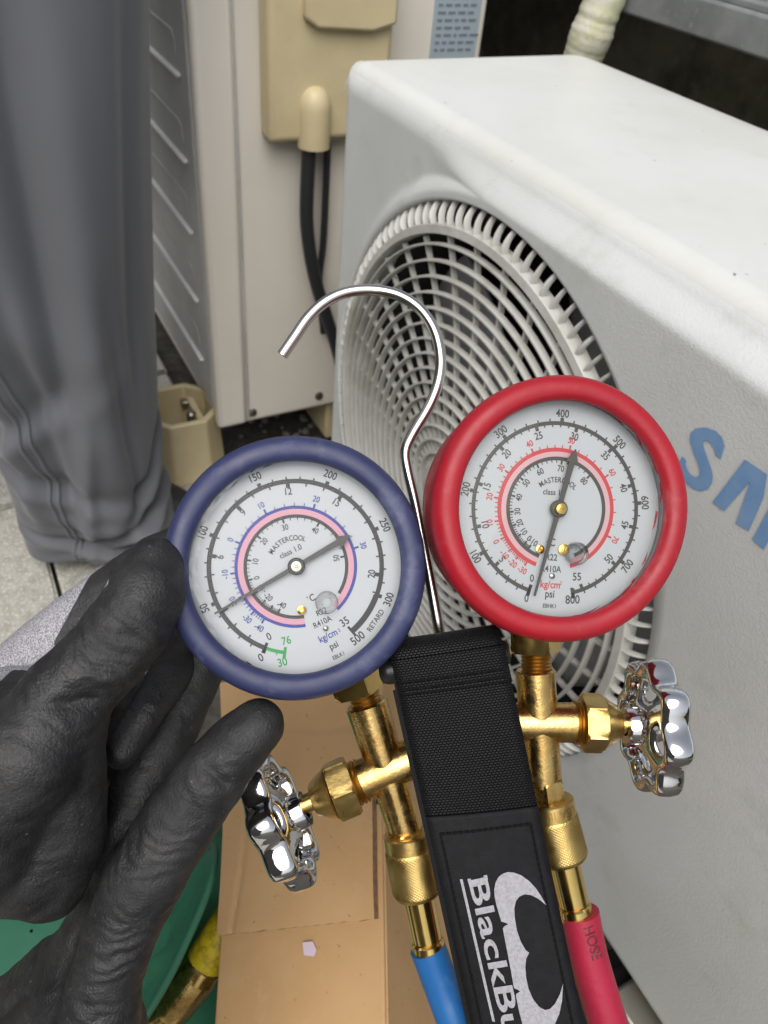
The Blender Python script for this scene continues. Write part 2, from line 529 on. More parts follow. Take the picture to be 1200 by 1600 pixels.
# retaining wall with a projecting grey ledge
wl_ = thing('retaining_wall', 'dark mossy retaining wall with a projecting grey ledge behind the units', 'wall', (-0.8, 0.95, -0.03))
wm = MB()
def wallfn(u, v):
    x, z = -6 + 9 * u, -0.03 + 0.775 * v
    d = noise.fractal(Vector((x * 9, 3.1, z * 9)), 1.0, 2.0, 4) * 0.012
    return (x, 0.95 + d, z)
wm.grid(wallfn, 300, 30)
wm.box((-1.5, 1.25, 0.355), (9, 0.5, 0.76))
wm.build('wall_face', M_wall, wl_)
lg = MB().box((-1.5, 1.09, 0.728), (9, 0.74, 0.034))
lg.build('ledge', M_ledge, wl_, bevel=0.003)
lt = MB().box((-1.5, 0.735, 0.748), (9, 0.016, 0.008))
lt.build('ledge_lip', M_ledge, wl_, bevel=0.002)
st = MB()
for k in range(5000):
    x, y = random.uniform(-1.1, 0.0), random.uniform(0.75, 0.95)
    a = random.uniform(0, 3.14)
    l = random.uniform(0.008, 0.03)
    dx, dy = math.cos(a) * l, math.sin(a) * l
    z = 0.747 + random.uniform(0, 0.012)
    w = 0.0007
    nx, ny = -math.sin(a) * w, math.cos(a) * w
    zz = z + random.uniform(-0.002, 0.006)
    st.add([(x - nx, y - ny, z), (x + nx, y + ny, z), (x + dx + nx, y + dy + ny, zz), (x + dx - nx, y + dy - ny, zz), (x + dx / 2, y + dy / 2, (z + zz) / 2 + w)],
           [(0, 1, 4), (1, 2, 4), (2, 3, 4), (3, 0, 4), (0, 3, 2, 1)])
tag(st.build('dry_litter', M_straw, angle=None), 'brown dry plant litter lying on the grey ledge', 'plant litter', kind='stuff')

# unseen wall added behind the camera to darken reflections in chrome and brass
hw = MB().box((0.0, -4.2, 1.7), (12.0, 0.2, 3.46))
tag(hw.build('added_wall', mat('rough_render', (0.22, 0.20, 0.18), 0.9, c2=(0.18, 0.165, 0.15), vscale=4)), kind='structure')

# ================================================================== FRONT OUTDOOR UNIT
AX0, AX1, AZ0, AZ1 = -0.768, 0.075, 0.122, 0.6775
AYF, AYB = 0.35, 0.652
FCX, FCZ, FR = -0.4575, 0.388, 0.257
ac = thing('outdoor_unit', 'large white outdoor air conditioner with round fan grille and blue lettering', 'air conditioner', (-0.35, 0.5, 0.0))
RB = 0.022
def panel_y(x, z):
    d = min(x - AX0, AX1 - x, z - AZ0, AZ1 - z)
    r = math.hypot(x - FCX, z - FCZ)
    m_c = 1 - sstep(FR + 0.005, FR + 0.022, r)
    m_r = sstep(FCX - 0.14, FCX - 0.02, x) * (1 - sstep(0.650, 0.667, z))
    m_r *= 1 - sstep(0.03, 0.0, AX1 - x) * 0
    y = AYF + 0.011 - 0.013 * max(m_c, m_r)
    if d < RB:
        q = RB - d
        y += RB - math.sqrt(max(0, RB * RB - q * q))
    return y
angs = sorted(set([2 * math.pi * i / 300 for i in range(300)] + [math.atan2(cz - FCZ, cx - FCX) % (2 * math.pi) for cx in (AX0, AX1) for cz in (AZ0, AZ1)]))
na = len(angs)
ts = [-2, -1] + [1 - (1 - k / 44) ** 1.5 for k in range(45)]
pv_, pf_ = [], []
for t in ts:
    for a in angs:
        ca, sa = math.cos(a), math.sin(a)
        lx = (AX1 - FCX) / ca if ca > 1e-6 else ((AX0 - FCX) / ca if ca < -1e-6 else 1e9)
        lz = (AZ1 - FCZ) / sa if sa > 1e-6 else ((AZ0 - FCZ) / sa if sa < -1e-6 else 1e9)
        L_ = min(lx, lz)
        if t < 0:
            r = FR - 0.0015 * (-t)
            x, z = FCX + r * ca, FCZ + r * sa
            rr = min(FR, L_ - 0.001)
            pv_.append((x, panel_y(FCX + FR * ca, FCZ + FR * sa) + (0.003 if t == -1 else 0.045), z))
        else:
            r = FR + (L_ - FR) * t
            x, z = FCX + r * ca, FCZ + r * sa
            pv_.append((x, panel_y(x, z), z))
for k in range(len(ts) - 1):
    for i in range(na):
        j = (i + 1) % na
        pf_.append((k * na + i, k * na + j, (k + 1) * na + j, (k + 1) * na + i))
pm = MB(); pm.add(pv_, pf_)
front = pm.build('front_panel', M_panel, ac, angle=80)
# cabinet behind the panel: top, sides, back, with softly rounded long edges
cb = MB()
def cab_ring(y, inset):
    pts = []
    rr = 0.014
    x0, x1, z0, z1 = AX0 + inset, AX1 - inset, AZ0 + inset, AZ1 - inset
    for cx, cz, a0 in ((x1 - rr, z1 - rr, 0), (x0 + rr, z1 - rr, 90), (x0 + rr, z0 + rr, 180), (x1 - rr, z0 + rr, 270)):
        for k in range(7):
            a = math.radians(a0 + 15 * k)
            pts.append((cx + rr * math.cos(a), y, cz + rr * math.sin(a)))
    return pts
rings = [cab_ring(AYF + 0.032, 0.0), cab_ring(AYF + 0.05, 0.0), cab_ring(AYB - 0.02, 0), cab_ring(AYB - 0.006, 0.004), cab_ring(AYB, 0.015)]
nr = len(rings[0])
cv = [p for rg in rings for p in rg]
cf = [(k * nr + i, k * nr + (i + 1) % nr, (k + 1) * nr + (i + 1) % nr, (k + 1) * nr + i) for k in range(len(rings) - 1) for i in range(nr)]
cf.append(tuple(range((len(rings) - 1) * nr, len(rings) * nr)))
cb.add(cv, cf)
cb.build('cabinet', M_white, ac, angle=60)
# top moulding that rolls from the lid over the front edge
tm = MB()
def roll(u, v):
    x = AX0 + (AX1 - AX0) * u
    a = math.radians(90 * v)
    e = 0.010 * (1 - min(1, (x - AX0) / 0.012)) ** 2 + 0.010 * (1 - min(1, (AX1 - x) / 0.012)) ** 2
    return (x, AYF + 0.033 - 0.018 * math.sin(a), AZ1 + 0.0025 - 0.018 * (1 - math.cos(a)) - e)
tm.grid(roll, 160, 9)
tm.grid(lambda u, v: (AX0 + (AX1 - AX0) * u, AYF + 0.033 + 0.27 * v, AZ1 + 0.0025 - 0.010 * (1 - min(1, u * 70)) ** 2 - 0.010 * (1 - min(1, (1 - u) * 70)) ** 2 - 0.004 * max(0, (v - .9) * 10) ** 2), 160, 24)
tm.build('lid', M_white, ac, angle=60)
# inner shroud and darkness behind the grille
sh = MB()
FY = AYF
TF = Matrix.Translation((FCX, FY, FCZ)) @ Matrix.Rotation(math.radians(90), 4, 'X')     # local +z -> -Y (towards the viewer)
sh.lathe([(FR - 0.004, -0.04), (FR - 0.02, -0.06), (FR - 0.03, -0.16), (0.001, -0.165)], 72, TF, close=False)
sh.build('fan_shroud', M_dark, ac)
# fan
fan = MB().lathe([(0.001, -0.055), (0.045, -0.057), (0.055, -0.065), (0.055, -0.12), (0.02, -0.13)], 40, TF).build('fan', M_blade, ac)
bl = MB()
def blade(u, v):
    r = 0.05 + 0.165 * v
    a = (u - 0.5) * (1.45 - 0.25 * v) + 0.35 * v
    z = -0.072 - 0.055 * u + 0.012 * math.sin(u * 3.1)
    return (r * math.cos(a), r * math.sin(a), z)
bl.grid(blade, 16, 12)
blm = bl.mesh('blade', M_blade, 60)
for k in range(4):
    o = inst('blade', blm, fan, TF @ Matrix.Rotation(math.radians(90 * k - 35), 4, 'Z'))
    sm = o.modifiers.new('solid', 'SOLIDIFY'); sm.thickness = 0.004
# grille: hub plate, concentric blades, spokes, band, rim fins
def dome(r): return 0.004 + 0.010 * (1 - (r / FR) ** 2)
gp = MB().lathe([(0.0285, -0.010), (0.0305, -0.002), (0.030, 0.002 + dome(0)), (0.026, 0.005 + dome(0)), (0.010, 0.0065 + dome(0)), (0.001, 0.0067 + dome(0))], 48, TF)
grille = gp.build('fan_grille', M_grille, ac, angle=50)
NRING = 15
ring_r = [0.040 + (0.2225 - 0.040) * k / (NRING - 1) for k in range(NRING)]
for r in ring_r:
    z = dome(r)
    t = 0.00095
    rb = MB().ring([(r - t * .7, z + 0.0018), (r + t * .7, z + 0.0018), (r + t, z + 0.0008), (r + t * 1.2, z - 0.0042), (r - t * 1.2, z - 0.0042), (r - t, z + 0.0008)], 120, TF)
    rb.build('grille_ring', M_grille, grille, angle=50)
band = MB().ring([(0.2305, dome(.23) + 0.001), (0.2313, dome(.23) + 0.0022), (0.2378, dome(.23) + 0.0014), (0.2385, dome(.23)), (0.2385, -0.004), (0.2305, -0.004)], 140, TF)
band.build('grille_band', M_grille, grille, angle=40)
sp = MB()
spv = []
n_s = 12
for k in range(n_s + 1):
    r = 0.029 + (0.229 - 0.029) * k / n_s
    a = 0.22 * (k / n_s) ** 1.3
    z = dome(r) - 0.002
    ca, sa = math.cos(a), math.sin(a)
    w = 0.0014
    for dz in (-0.001, -0.0055):
        for s in (-1, 1):
            spv.append((r * ca - s * w * sa, r * sa + s * w * ca, z + dz))
spf = []
for k in range(n_s):
    b0, b1 = 4 * k, 4 * k + 4
    spf += [(b0, b0 + 1, b1 + 1, b1), (b0 + 2, b1 + 2, b1 + 3, b0 + 3), (b0, b1, b1 + 2, b0 + 2), (b0 + 1, b0 + 3, b1 + 3, b1 + 1)]
sp.add(spv, spf)
spm = sp.mesh('spoke', M_grille, 40)
for k in range(36):
    inst('spoke', spm, grille, TF @ Matrix.Rotation(math.radians(10 * k + 4), 4, 'Z'))
def fin_mesh(big):
    m = MB()
    w = 0.0010 if not big else 0.0014
    h = 0.003 if not big else 0.006
    prof = []
    for k in range(9):
        t = k / 8
        r = 0.2375 + 0.0205 * t
        zt = dome(.24) + 0.001 + h * 0.35 * math.sin(math.pi * min(1, t * 1.15)) - 0.010 * t * t
        prof.append((r, zt))
    vs, fs = [], []
    for r, zt in prof:
        c = 0.010 * (r - 0.2375) / 0.0205 * 0.35
        vs += [(r, -w + c, zt - 0.0015), (r, c, zt), (r, w + c, zt - 0.0015), (r, w * .8 + c, zt - 0.006), (r, -w * .8 + c, zt - 0.006)]
    for k in range(8):
        for i in range(5):
            j = (i + 1) % 5
            fs.append((k * 5 + i, k * 5 + j, (k + 1) * 5 + j, (k + 1) * 5 + i))
    fs += [(0, 1, 2, 3, 4), tuple(range(44, 39, -1))]
    m.add(vs, fs)
    return m.mesh('rim_fin', M_grille, 70)
fin_a, fin_b = fin_mesh(False), fin_mesh(True)
NF = 116
for k in range(NF):
    inst('rim_fin', fin_b if k % 4 == 0 else fin_a, grille, TF @ Matrix.Rotation(2 * math.pi * k / NF, 4, 'Z'))
# lettering printed on the panel
def panel_print(polys_fn, x_off, name='letter'):
    pass
LZ0, LH = 0.5755, 0.0475
def letter_obj(polys, x0, wid):
    mb = MB()
    for vs, fs in polys:
        mb.add([(x0 + a * wid, panel_y(x0 + a * wid, LZ0 + b * LH) - 0.0007, LZ0 + b * LH) for a, b in vs], fs)
    return mb.build('letter', M_blueprint, front, angle=None, tri=True)
def poly(pts): return (pts, [tuple(range(len(pts)))])
def stroke(pts, w):
    """thick polyline in the letter square as a quad strip; w = half widths (x, y)"""
    pts = [Vector((a, b)) for a, b in spline2(pts)]
    vs, fs = [], []
    for i, p in enumerate(pts):
        t = (pts[min(i + 1, len(pts) - 1)] - pts[max(i - 1, 0)])
        t = Vector((t.x * 0.05, t.y * 0.0475)); t.normalize()
        nrm = Vector((-t.y * w / 0.05, t.x * w / 0.0475))
        vs += [tuple(p + nrm), tuple(p - nrm)]
    for i in range(len(pts) - 1):
        fs.append((2 * i, 2 * i + 1, 2 * i + 3, 2 * i + 2))
    return (vs, fs)
def spline2(pts):
    return [(p.x, p.y) for p in spline([(a, b, 0) for a, b in pts], 6)]
def z4(pts):
    out = []
    for a, b in pts:
        p = on_plane(840 + a / 3.3333, 560 + b / 3.3333, 1, AYF - 0.002)
        out.append((p.x, p.z))
    return out
S_out = z4([(958, 525), (978, 455), (965, 410), (930, 375), (880, 358), (830, 362), (803, 385), (797, 420), (808, 460), (820, 500), (838, 540), (850, 585), (845, 612), (828, 618), (805, 605), (785, 580), (775, 550), (778, 530), (758, 508), (738, 545), (745, 590), (770, 640), (810, 675), (855, 690), (890, 680), (912, 650), (918, 610), (905, 560), (885, 505), (870, 460), (866, 435), (880, 425), (905, 440), (925, 470), (930, 500)])
A_out = z4([(1085, 525), (1200, 603), (1182, 720), (1105, 898), (1037, 858), (1112, 640), (975, 795), (915, 748)])
sx0, sx1, sz0, sz1 = min(a for a, b in S_out), max(a for a, b in S_out), min(b for a, b in S_out), max(b for a, b in S_out)
Sg = [poly([((a - sx0) / (sx1 - sx0), (b - LZ0) / LH) for a, b in S_out])]
Ag = [poly([(0.0, 0.0), (0.27, 0.0), (0.5, 0.66), (0.5, 1.0), (0.34, 1.0)]), poly([(1.0, 0.0), (0.66, 1.0), (0.5, 1.0), (0.5, 0.66), (0.73, 0.0)])]
Mg = [poly([(0, 0), (.2, 0), (.2, 1), (0, 1)]), poly([(.8, 0), (1, 0), (1, 1), (.8, 1)]), poly([(.2, 1), (.2, .72), (.42, 0), (.5, 0), (.5, .2), (.33, 1)]), poly([(.8, 1), (.67, 1), (.5, .2), (.5, 0), (.58, 0), (.8, .72)])]
Ug = [stroke([(0.12, 1.0), (0.12, 0.6), (0.14, 0.25), (0.32, 0.1), (0.5, 0.085), (0.68, 0.1), (0.86, 0.25), (0.88, 0.6), (0.88, 1.0)], 0.0060)]
Ng = [poly([(0, 0), (.22, 0), (.22, 1), (0, 1)]), poly([(.78, 0), (1, 0), (1, 1), (.78, 1)]), poly([(.22, 1), (.22, .66), (.66, 0), (.78, 0), (.78, .34), (.34, 1)])]
Gg = [stroke([(0.88, 0.74), (0.80, 0.85), (0.5, 0.915), (0.22, 0.82), (0.12, 0.5), (0.22, 0.18), (0.5, 0.085), (0.8, 0.15), (0.88, 0.3), (0.88, 0.48), (0.55, 0.48)], 0.0060)]
xw = sx1 - sx0
ax0, ax1 = min(a for a, b in A_out), max(a for a, b in A_out)
Ag2 = [poly([((a - ax0) / (ax1 - ax0), (b - LZ0) / LH) for a, b in A_out])]
letter_obj(Sg, sx0, xw)
letter_obj(Ag2, ax0, ax1 - ax0)
x = ax1 + 0.004
fit_ = lambda gl_: [([(a, (sz0 - LZ0) / LH + b * (sz1 - sz0) / LH) for a, b in vs_], fs_) for vs_, fs_ in gl_]
Mg, Ug, Ng, Gg = fit_(Mg), fit_(Ug), fit_(Ng), fit_(Gg)
for gl, wd in ((Mg, .042), (Sg, xw), (Ug, .034), (Ng, .035), (Gg, .034)):
    if x + wd < AX1 - 0.003:
        letter_obj(gl, x, wd)
    x += wd + 0.0035
# feet
for fx in (AX0 + 0.14, AX1 - 0.14):
    ft = MB().box((fx, 0.5, 0.106), (0.05, 0.34, 0.03))
    ft.build('foot_rail', M_screw, ac, bevel=0.004)
    for fy in (0.37, 0.63):
        MB().box((fx, fy, 0.033), (0.09, 0.09, 0.115)).build('rubber_block', M_cable, ac, bevel=0.008)

# ================================================================== SECOND OUTDOOR UNIT (left, behind)
UX, UY, UZ0, UZ1 = -1.02, 0.292, 0.092, 0.80
ub = thing('outdoor_unit', 'cream outdoor air conditioner with beige valve cover and grey ribbed front', 'air conditioner', (-1.42, 0.47, 0.0))
b_ = MB().box((UX - 0.4, (UY + 0.69) / 2, (UZ0 + UZ1) / 2), (0.8, 0.69 - UY, UZ1 - UZ0))
b_.build('cabinet', M_cream, ub, bevel=0.008, seg=3)
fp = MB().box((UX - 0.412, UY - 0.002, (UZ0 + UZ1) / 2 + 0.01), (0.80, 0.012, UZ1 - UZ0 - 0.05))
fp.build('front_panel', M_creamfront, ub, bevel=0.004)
rbm = MB()
for k, z in enumerate((0.70, 0.596, 0.494, 0.398, 0.295, 0.195)):
    MB().box((UX - 0.20, UY - 0.0095, z), (0.31, 0.008, 0.0055)).build('rib', M_rib, ub, bevel=0.002)
    q = MB()
    q.tube([(UX - 0.36, UY - 0.0075, z + 0.045), (UX - 0.07, UY - 0.0075, z + 0.045), (UX - 0.06, UY - 0.0075, z + 0.038), (UX - 0.058, UY - 0.0075, z + 0.02)], 0.0022, 8)
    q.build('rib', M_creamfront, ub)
post = MB().box((UX - 0.006, UY + 0.019, (UZ0 + UZ1) / 2), (0.024, 0.050, UZ1 - UZ0 - 0.004))
post.build('corner_post', M_cream, ub, bevel=0.008, seg=3)
seam = MB().box((UX + 0.001, UY + 0.046, (UZ0 + UZ1) / 2), (0.004, 0.0025, UZ1 - UZ0 - 0.02)).build('seam', M_creamfront, ub)
# valve cover on the side
vc = MB().box((UX + 0.014, 0.452, 0.665), (0.036, 0.165, 0.262))
cover = vc.build('valve_cover', M_beige, ub, bevel=0.008, seg=4)
lip = MB()
lip.prism([(0.412, 0.672), (0.428, 0.662), (0.50, 0.658), (0.532, 0.666), (0.532, 0.74), (0.412, 0.74)], 0, 0.014, frame((UX + 0.030, 0, 0), (0, 1, 0), (0, 0, 1), (1, 0, 0)))
lip.build('hand_grip', M_beige, cover, bevel=0.004, seg=3)
bt = MB().lathe([(0.021, -0.045), (0.021, 0.0), (0.0205, 0.008), (0.017, 0.018), (0.010, 0.025), (0.002, 0.027)], 28, Matrix.Translation((UX + 0.030, on_plane(491, 175, 0, UX + 0.030).y, 0.572)))
bt.build('cable_boot', M_beige, cover, angle=60)
CP_ = lambda a, b: on_plane(a, b, 0, UX + 0.030)
cbp = spline([CP_(487, 205), CP_(483, 235), CP_(480, 290), CP_(479, 340), CP_(483, 385), CP_(490, 425), CP_(499, 460), CP_(512, 500), CP_(530, 560), CP_(540, 620)], 8)
tag(MB().tube(cbp, 0.0095, 14).build('power_cable', M_cable), 'thick black power cable hanging from the beige valve cover', 'cable')
cbp2 = spline([on_plane(512, 225, 0, UX + 0.012), on_plane(509, 300, 0, UX + 0.012), on_plane(505, 380, 0, UX + 0.012), on_plane(499, 440, 0, UX + 0.012), on_plane(505, 520, 0, UX + 0.012)], 6)
tag(MB().tube(cbp2, 0.005, 10).build('control_wire', M_cable), 'thin black wire behind the thick power cable', 'wire')
lb = MB().box((UX + 0.001, 0.642, 0.70), (0.004, 0.070, 0.20)).build('rating_label', M_label, ub)
ink = MB()
for k in range(20):
    z = 0.79 - k * 0.0085
    y0 = 0.612
    while y0 < 0.665:
        l = random.uniform(0.004, 0.014)
        ink.box((UX + 0.0033, y0 + l / 2, z), (0.0006, l, 0.0028))
        y0 += l + 0.004
ink.build('label_lines', M_labelink, lb)
for y, z in ((0.345, 0.112), (0.462, 0.118), (0.480, 0.552), (0.60, 0.118)):
    MB().lathe([(0.007, -0.004), (0.007, 0.002), (0.004, 0.0035), (0.001, 0.004)], 14, frame((UX + 0.001, y, z), (0, 1, 0), (0, 0, 1), (1, 0, 0))).build('screw', M_screw, ub)
for fx in (UX - 0.12, UX - 0.66):
    MB().box((fx, 0.475, 0.083), (0.05, 0.44, 0.014)).build('foot_rail', M_screw, ub, bevel=0.002)
# hollow beige foot block
fb = thing('unit_riser', 'hollow beige plastic foot block under the corner of the cream unit', 'foot block', (-1.085, 0.262, 0))
prm = [(-0.062, -0.03), (-0.03, -0.062), (0.03, -0.062), (0.062, -0.03), (0.062, 0.03), (0.03, 0.062), (-0.03, 0.062), (-0.062, 0.03)]
fbm = MB()
lv = [(0.0, 1.08), (0.012, 1.02), (0.100, 0.95), (0.113, 0.97), (0.113, 0.80), (0.03, 0.78)]
vs = [(-1.080 + x * s, 0.240 + y * s, z) for z, s in lv for x, y in prm]
fs = [(k * 8 + i, k * 8 + (i + 1) % 8, (k + 1) * 8 + (i + 1) % 8, (k + 1) * 8 + i) for k in range(len(lv) - 1) for i in range(8)]
fs.append(tuple(range(40, 48)))
fbm.add(vs, fs)
fbm.build('block', M_beige, fb, bevel=0.003)
for y in (0.205, 0.27):
    MB().box((-1.085, y, 0.07), (0.085, 0.010, 0.045)).build('cross_web', M_beige, fb)
MB().lathe([(0.008, 0), (0.008, 0.03), (0.005, 0.034)], 10, Matrix.Translation((-1.06, 0.255, 0.075))).build('bolt', M_screw, fb)
MB().box((-1.10, 0.55, 0.038), (0.11, 0.12, 0.076)).build('unit_riser', M_beige, None, bevel=0.006)
tag(bpy.data.objects['unit_riser.001'], 'plain beige block under the rear foot of the cream unit', 'foot block')
MB().box((-1.68, 0.475, 0.038), (0.11, 0.42, 0.076)).build('unit_riser', M_beige, None, bevel=0.006)
tag(bpy.data.objects['unit_riser.002'], 'long beige block under the far foot of the cream unit', 'foot block')

# taped pipe run leaving the rear of the front unit
pp = [Vector((-0.84, 0.690, 0.10)), Vector((-0.834, 0.690, 0.40)), on_plane(893, 150, 1, 0.69), on_plane(911, 90, 1, 0.69), on_plane(929, 40, 1, 0.692), on_plane(950, -20, 1, 0.70), on_plane(985, -140, 1, 0.73)]
pipe = MB()
pts = spline(pp, 14)
rads = [0.0235 + 0.0010 * math.sin(i * 0.28) + 0.0015 * noise.noise(Vector((i * .4, 0, 0))) for i in range(len(pts))]
pipe.tube(pts, rads, 22)
tag(pipe.build('taped_pipe', M_tape, angle=60), 'pipe bundle wrapped in dirty white tape behind the large unit', 'pipe')

# ================================================================== PERSON (legs in grey trousers)
pr = thing('person', 'person in loose grey work trousers standing beside the cream unit', 'person', (-0.96, 0.03, 0))
def leg_fn(cx0, cy0, cx1, cy1, cx2, cy2, r0, r1, r2, seed):
    def fn(u, v):
        a = 2 * math.pi * u
        z = 0.022 + 0.93 * v
        k = v
        cx = (1 - k) ** 2 * cx0 + 2 * k * (1 - k) * cx1 + k * k * cx2
        cy = (1 - k) ** 2 * cy0 + 2 * k * (1 - k) * cy1 + k * k * cy2
        r = (1 - k) ** 2 * r0 + 2 * k * (1 - k) * r1 + k * k * r2
        low = max(0, 1 - z / 0.34)
        # drape: long vertical folds plus slumped folds near the hem
        fold = 0.009 * math.sin(3 * a + 4.0 * z + seed) * (0.4 + 0.6 * low) + 0.004 * math.sin(5 * a - 3 * z + seed * 2)
        # slumped folds that run diagonally round the leg above the hem
        for zc, ac_, sl, wd_, dp in ((0.085, 0.7, 0.03, 0.010, -0.022), (0.15, 0.9, 0.10, 0.016, -0.014), (0.055, -0.3, -0.03, 0.010, -0.014), (0.17, 5.9, -0.05, 0.020, -0.012), (0.27, 5.4, 0.06, 0.024, -0.010), (0.07, 0.4, -0.05, 0.018, 0.016), (0.40, 5.8, -0.08, 0.05, 0.008)):
            da = (a - ac_ + math.pi) % (2 * math.pi) - math.pi
            zz_ = z - zc - sl * da
            fold += dp * math.exp(-(da / 0.9) ** 2) * (math.exp(-(zz_ / wd_) ** 2) - 0.6 * math.exp(-((zz_ + 1.4 * wd_) / (wd_ * .8)) ** 2))
        for ac_, sl, wd_, dp, z0_, z1_ in ((-0.10, 0.10, 0.16, -0.022, 0.30, 0.75), (0.20, 0.05, 0.20, 0.010, 0.2, 0.7), (-0.42, -0.5, 0.10, -0.012, 0.12, 0.5), (0.45, -0.6, 0.12, -0.012, 0.08, 0.4), (0.02, 0.9, 0.09, 0.012, 0.04, 0.28), (-0.75, 0.3, 0.14, 0.012, 0.1, 0.9), (0.75, 0.2, 0.18, -0.012, 0.25, 0.9)):
            da = (a - ac_ - sl * (z - 0.3) + math.pi) % (2 * math.pi) - math.pi
            fold += dp * math.exp(-(da / wd_) ** 2) * sstep(z0_ - 0.08, z0_ + 0.08, z) * (1 - sstep(z1_ - 0.1, z1_ + 0.1, z))
        fold += 0.004 * noise.noise(Vector((math.cos(a) * 1.6 + seed, math.sin(a) * 1.6, z * 4)))
        fold += 0.030 * max(0, math.sin(a - 0.35)) ** 2 * max(0, 1 - z / 0.17) ** 1.3
        rr = r + fold
        ca, sa = math.cos(a), math.sin(a)
        sq = 1 / (abs(ca) ** 3 + abs(sa) ** 3) ** (1 / 3)      # slightly boxy: pressed crease front and back
        rr *= 0.55 + 0.45 * sq
        return (cx + rr * 0.92 * ca, cy + rr * 1.02 * sa, z + (0.022 * math.sin(a + 2.2) + 0.012 * math.sin(2 * a)) * max(0, 1 - v * 5))
    return fn
tr = MB()
near_leg = leg_fn(-0.935, 0.070, -0.95, 0.068, -0.965, 0.085, 0.096, 0.118, 0.170, 0.4)
far_leg = leg_fn(-1.16, -0.25, -1.12, -0.20, -1.04, -0.12, 0.115, 0.135, 0.150, 2.1)
tr.grid(near_leg, 160, 280, wrap_u=True)
tr.grid(far_leg, 80, 90, wrap_u=True)
tr.lathe([(0.17, 0.86), (0.20, 0.95), (0.195, 1.04), (0.17, 1.10)], 40, Matrix.Translation((-1.005, -0.03, 0)))
tro = tr.build('trousers', M_trouser, pr, angle=75)
so = tro.modifiers.new('cloth', 'SOLIDIFY'); so.thickness = 0.0022
# flat-felled side seam
sm_ = MB()
for off in (0.0, 0.011):
    pts = []
    for k in range(90):
        v = 0.01 + 0.90 * k / 89
        p = Vector(near_leg(0.925 + off * 1.3 - 0.11 * v, v))
        c = Vector((-0.95, 0.06, p.z))
        pts.append(p + (p - c).normalized() * 0.0016)
    sm_.tube(pts, 0.0022, 6)
sm_.build('seam', M_trouser, tro, angle=60)
def shoe(o, ang):
    T = Matrix.Translation(o) @ Matrix.Rotation(ang, 4, 'Z')
    outl = []
    for k in range(32):
        a = 2 * math.pi * k / 32
        xx = 0.135 * math.cos(a)
        yy = (0.046 + 0.006 * math.cos(a)) * math.sin(a)
        outl.append((xx, yy))
    s = MB()
    s.prism(outl, 0.0, 0.022, T)
    sole = s.build('shoe_sole', M_sole, pr, bevel=0.004)
    u = MB()
    def up(uu, vv):
        a = 2 * math.pi * uu
        f = math.cos(vv * math.pi / 2) ** 0.55
        xx = 0.13 * math.cos(a) * (0.35 + 0.65 * f) - 0.05 * (1 - f)
        yy = (0.044 + 0.006 * math.cos(a)) * math.sin(a) * (0.55 + 0.45 * f)
        zz = 0.0225 + (0.045 + 0.035 * (0.5 - 0.5 * math.cos(a))) * vv
        return T @ Vector((xx, yy, zz))
    u.grid(up, 32, 9, wrap_u=True)
    u.build('shoe', M_shoe, pr, angle=70)
shoe((-0.985, 0.105, 0.002), math.radians(62))
shoe((-1.16, -0.22, 0.002), math.radians(50))

# ================================================================== MANIFOLD GAUGE SET
mf = thing('manifold_gauge_set', 'brass two gauge manifold with blue and red gauges and wire hook', 'manifold gauge', P(760, 1230, 0.285))

def gframe(px, py, d, nrm, tilt):
    """gauge frame: z = dial normal, y = dial top, tilted clockwise (degrees) in the picture"""
    z = nrm.normalized()
    up = -D * math.cos(math.radians(tilt)) + R * math.sin(math.radians(tilt))
    y = (up - z * up.dot(z)).normalized()
    return frame(P(px, py, d), y.cross(z), y, z)

def pol(r, a): return (r * math.sin(math.radians(a)), r * math.cos(math.radians(a)))

def arc(mb, r0, r1, a0, a1, z):
    n = max(2, int(abs(a1 - a0) / 2.5))
    vs, fs = [], []
    for k in range(n + 1):
        a = a0 + (a1 - a0) * k / n
        vs += [(*pol(r0, a), z), (*pol(r1, a), z)]
    fs = [(2 * k, 2 * k + 1, 2 * k + 3, 2 * k + 2) for k in range(n)]
    mb.add(vs, fs)

def tick(mb, a, r0, r1, w, z):
    c, s = math.cos(math.radians(a)), math.sin(math.radians(a))
    x0, y0 = pol(r0, a); x1, y1 = pol(r1, a)
    mb.add([(x0 - c * w, y0 + s * w, z), (x0 + c * w, y0 - s * w, z), (x1 + c * w, y1 - s * w, z), (x1 - c * w, y1 + s * w, z)], [(0, 1, 2, 3)])

mm = 0.001
def rtext(mb, s, a, r, h, z, flip=100, cond=0.84, bold=0.016, rot=None):
    x, y = pol(r, a)
    rt = a if rot is None else rot
    if rot is None and abs(a) > flip: rt = a + 180
    put_text(mb, s, x, y, h, rt, z, cond, bold)

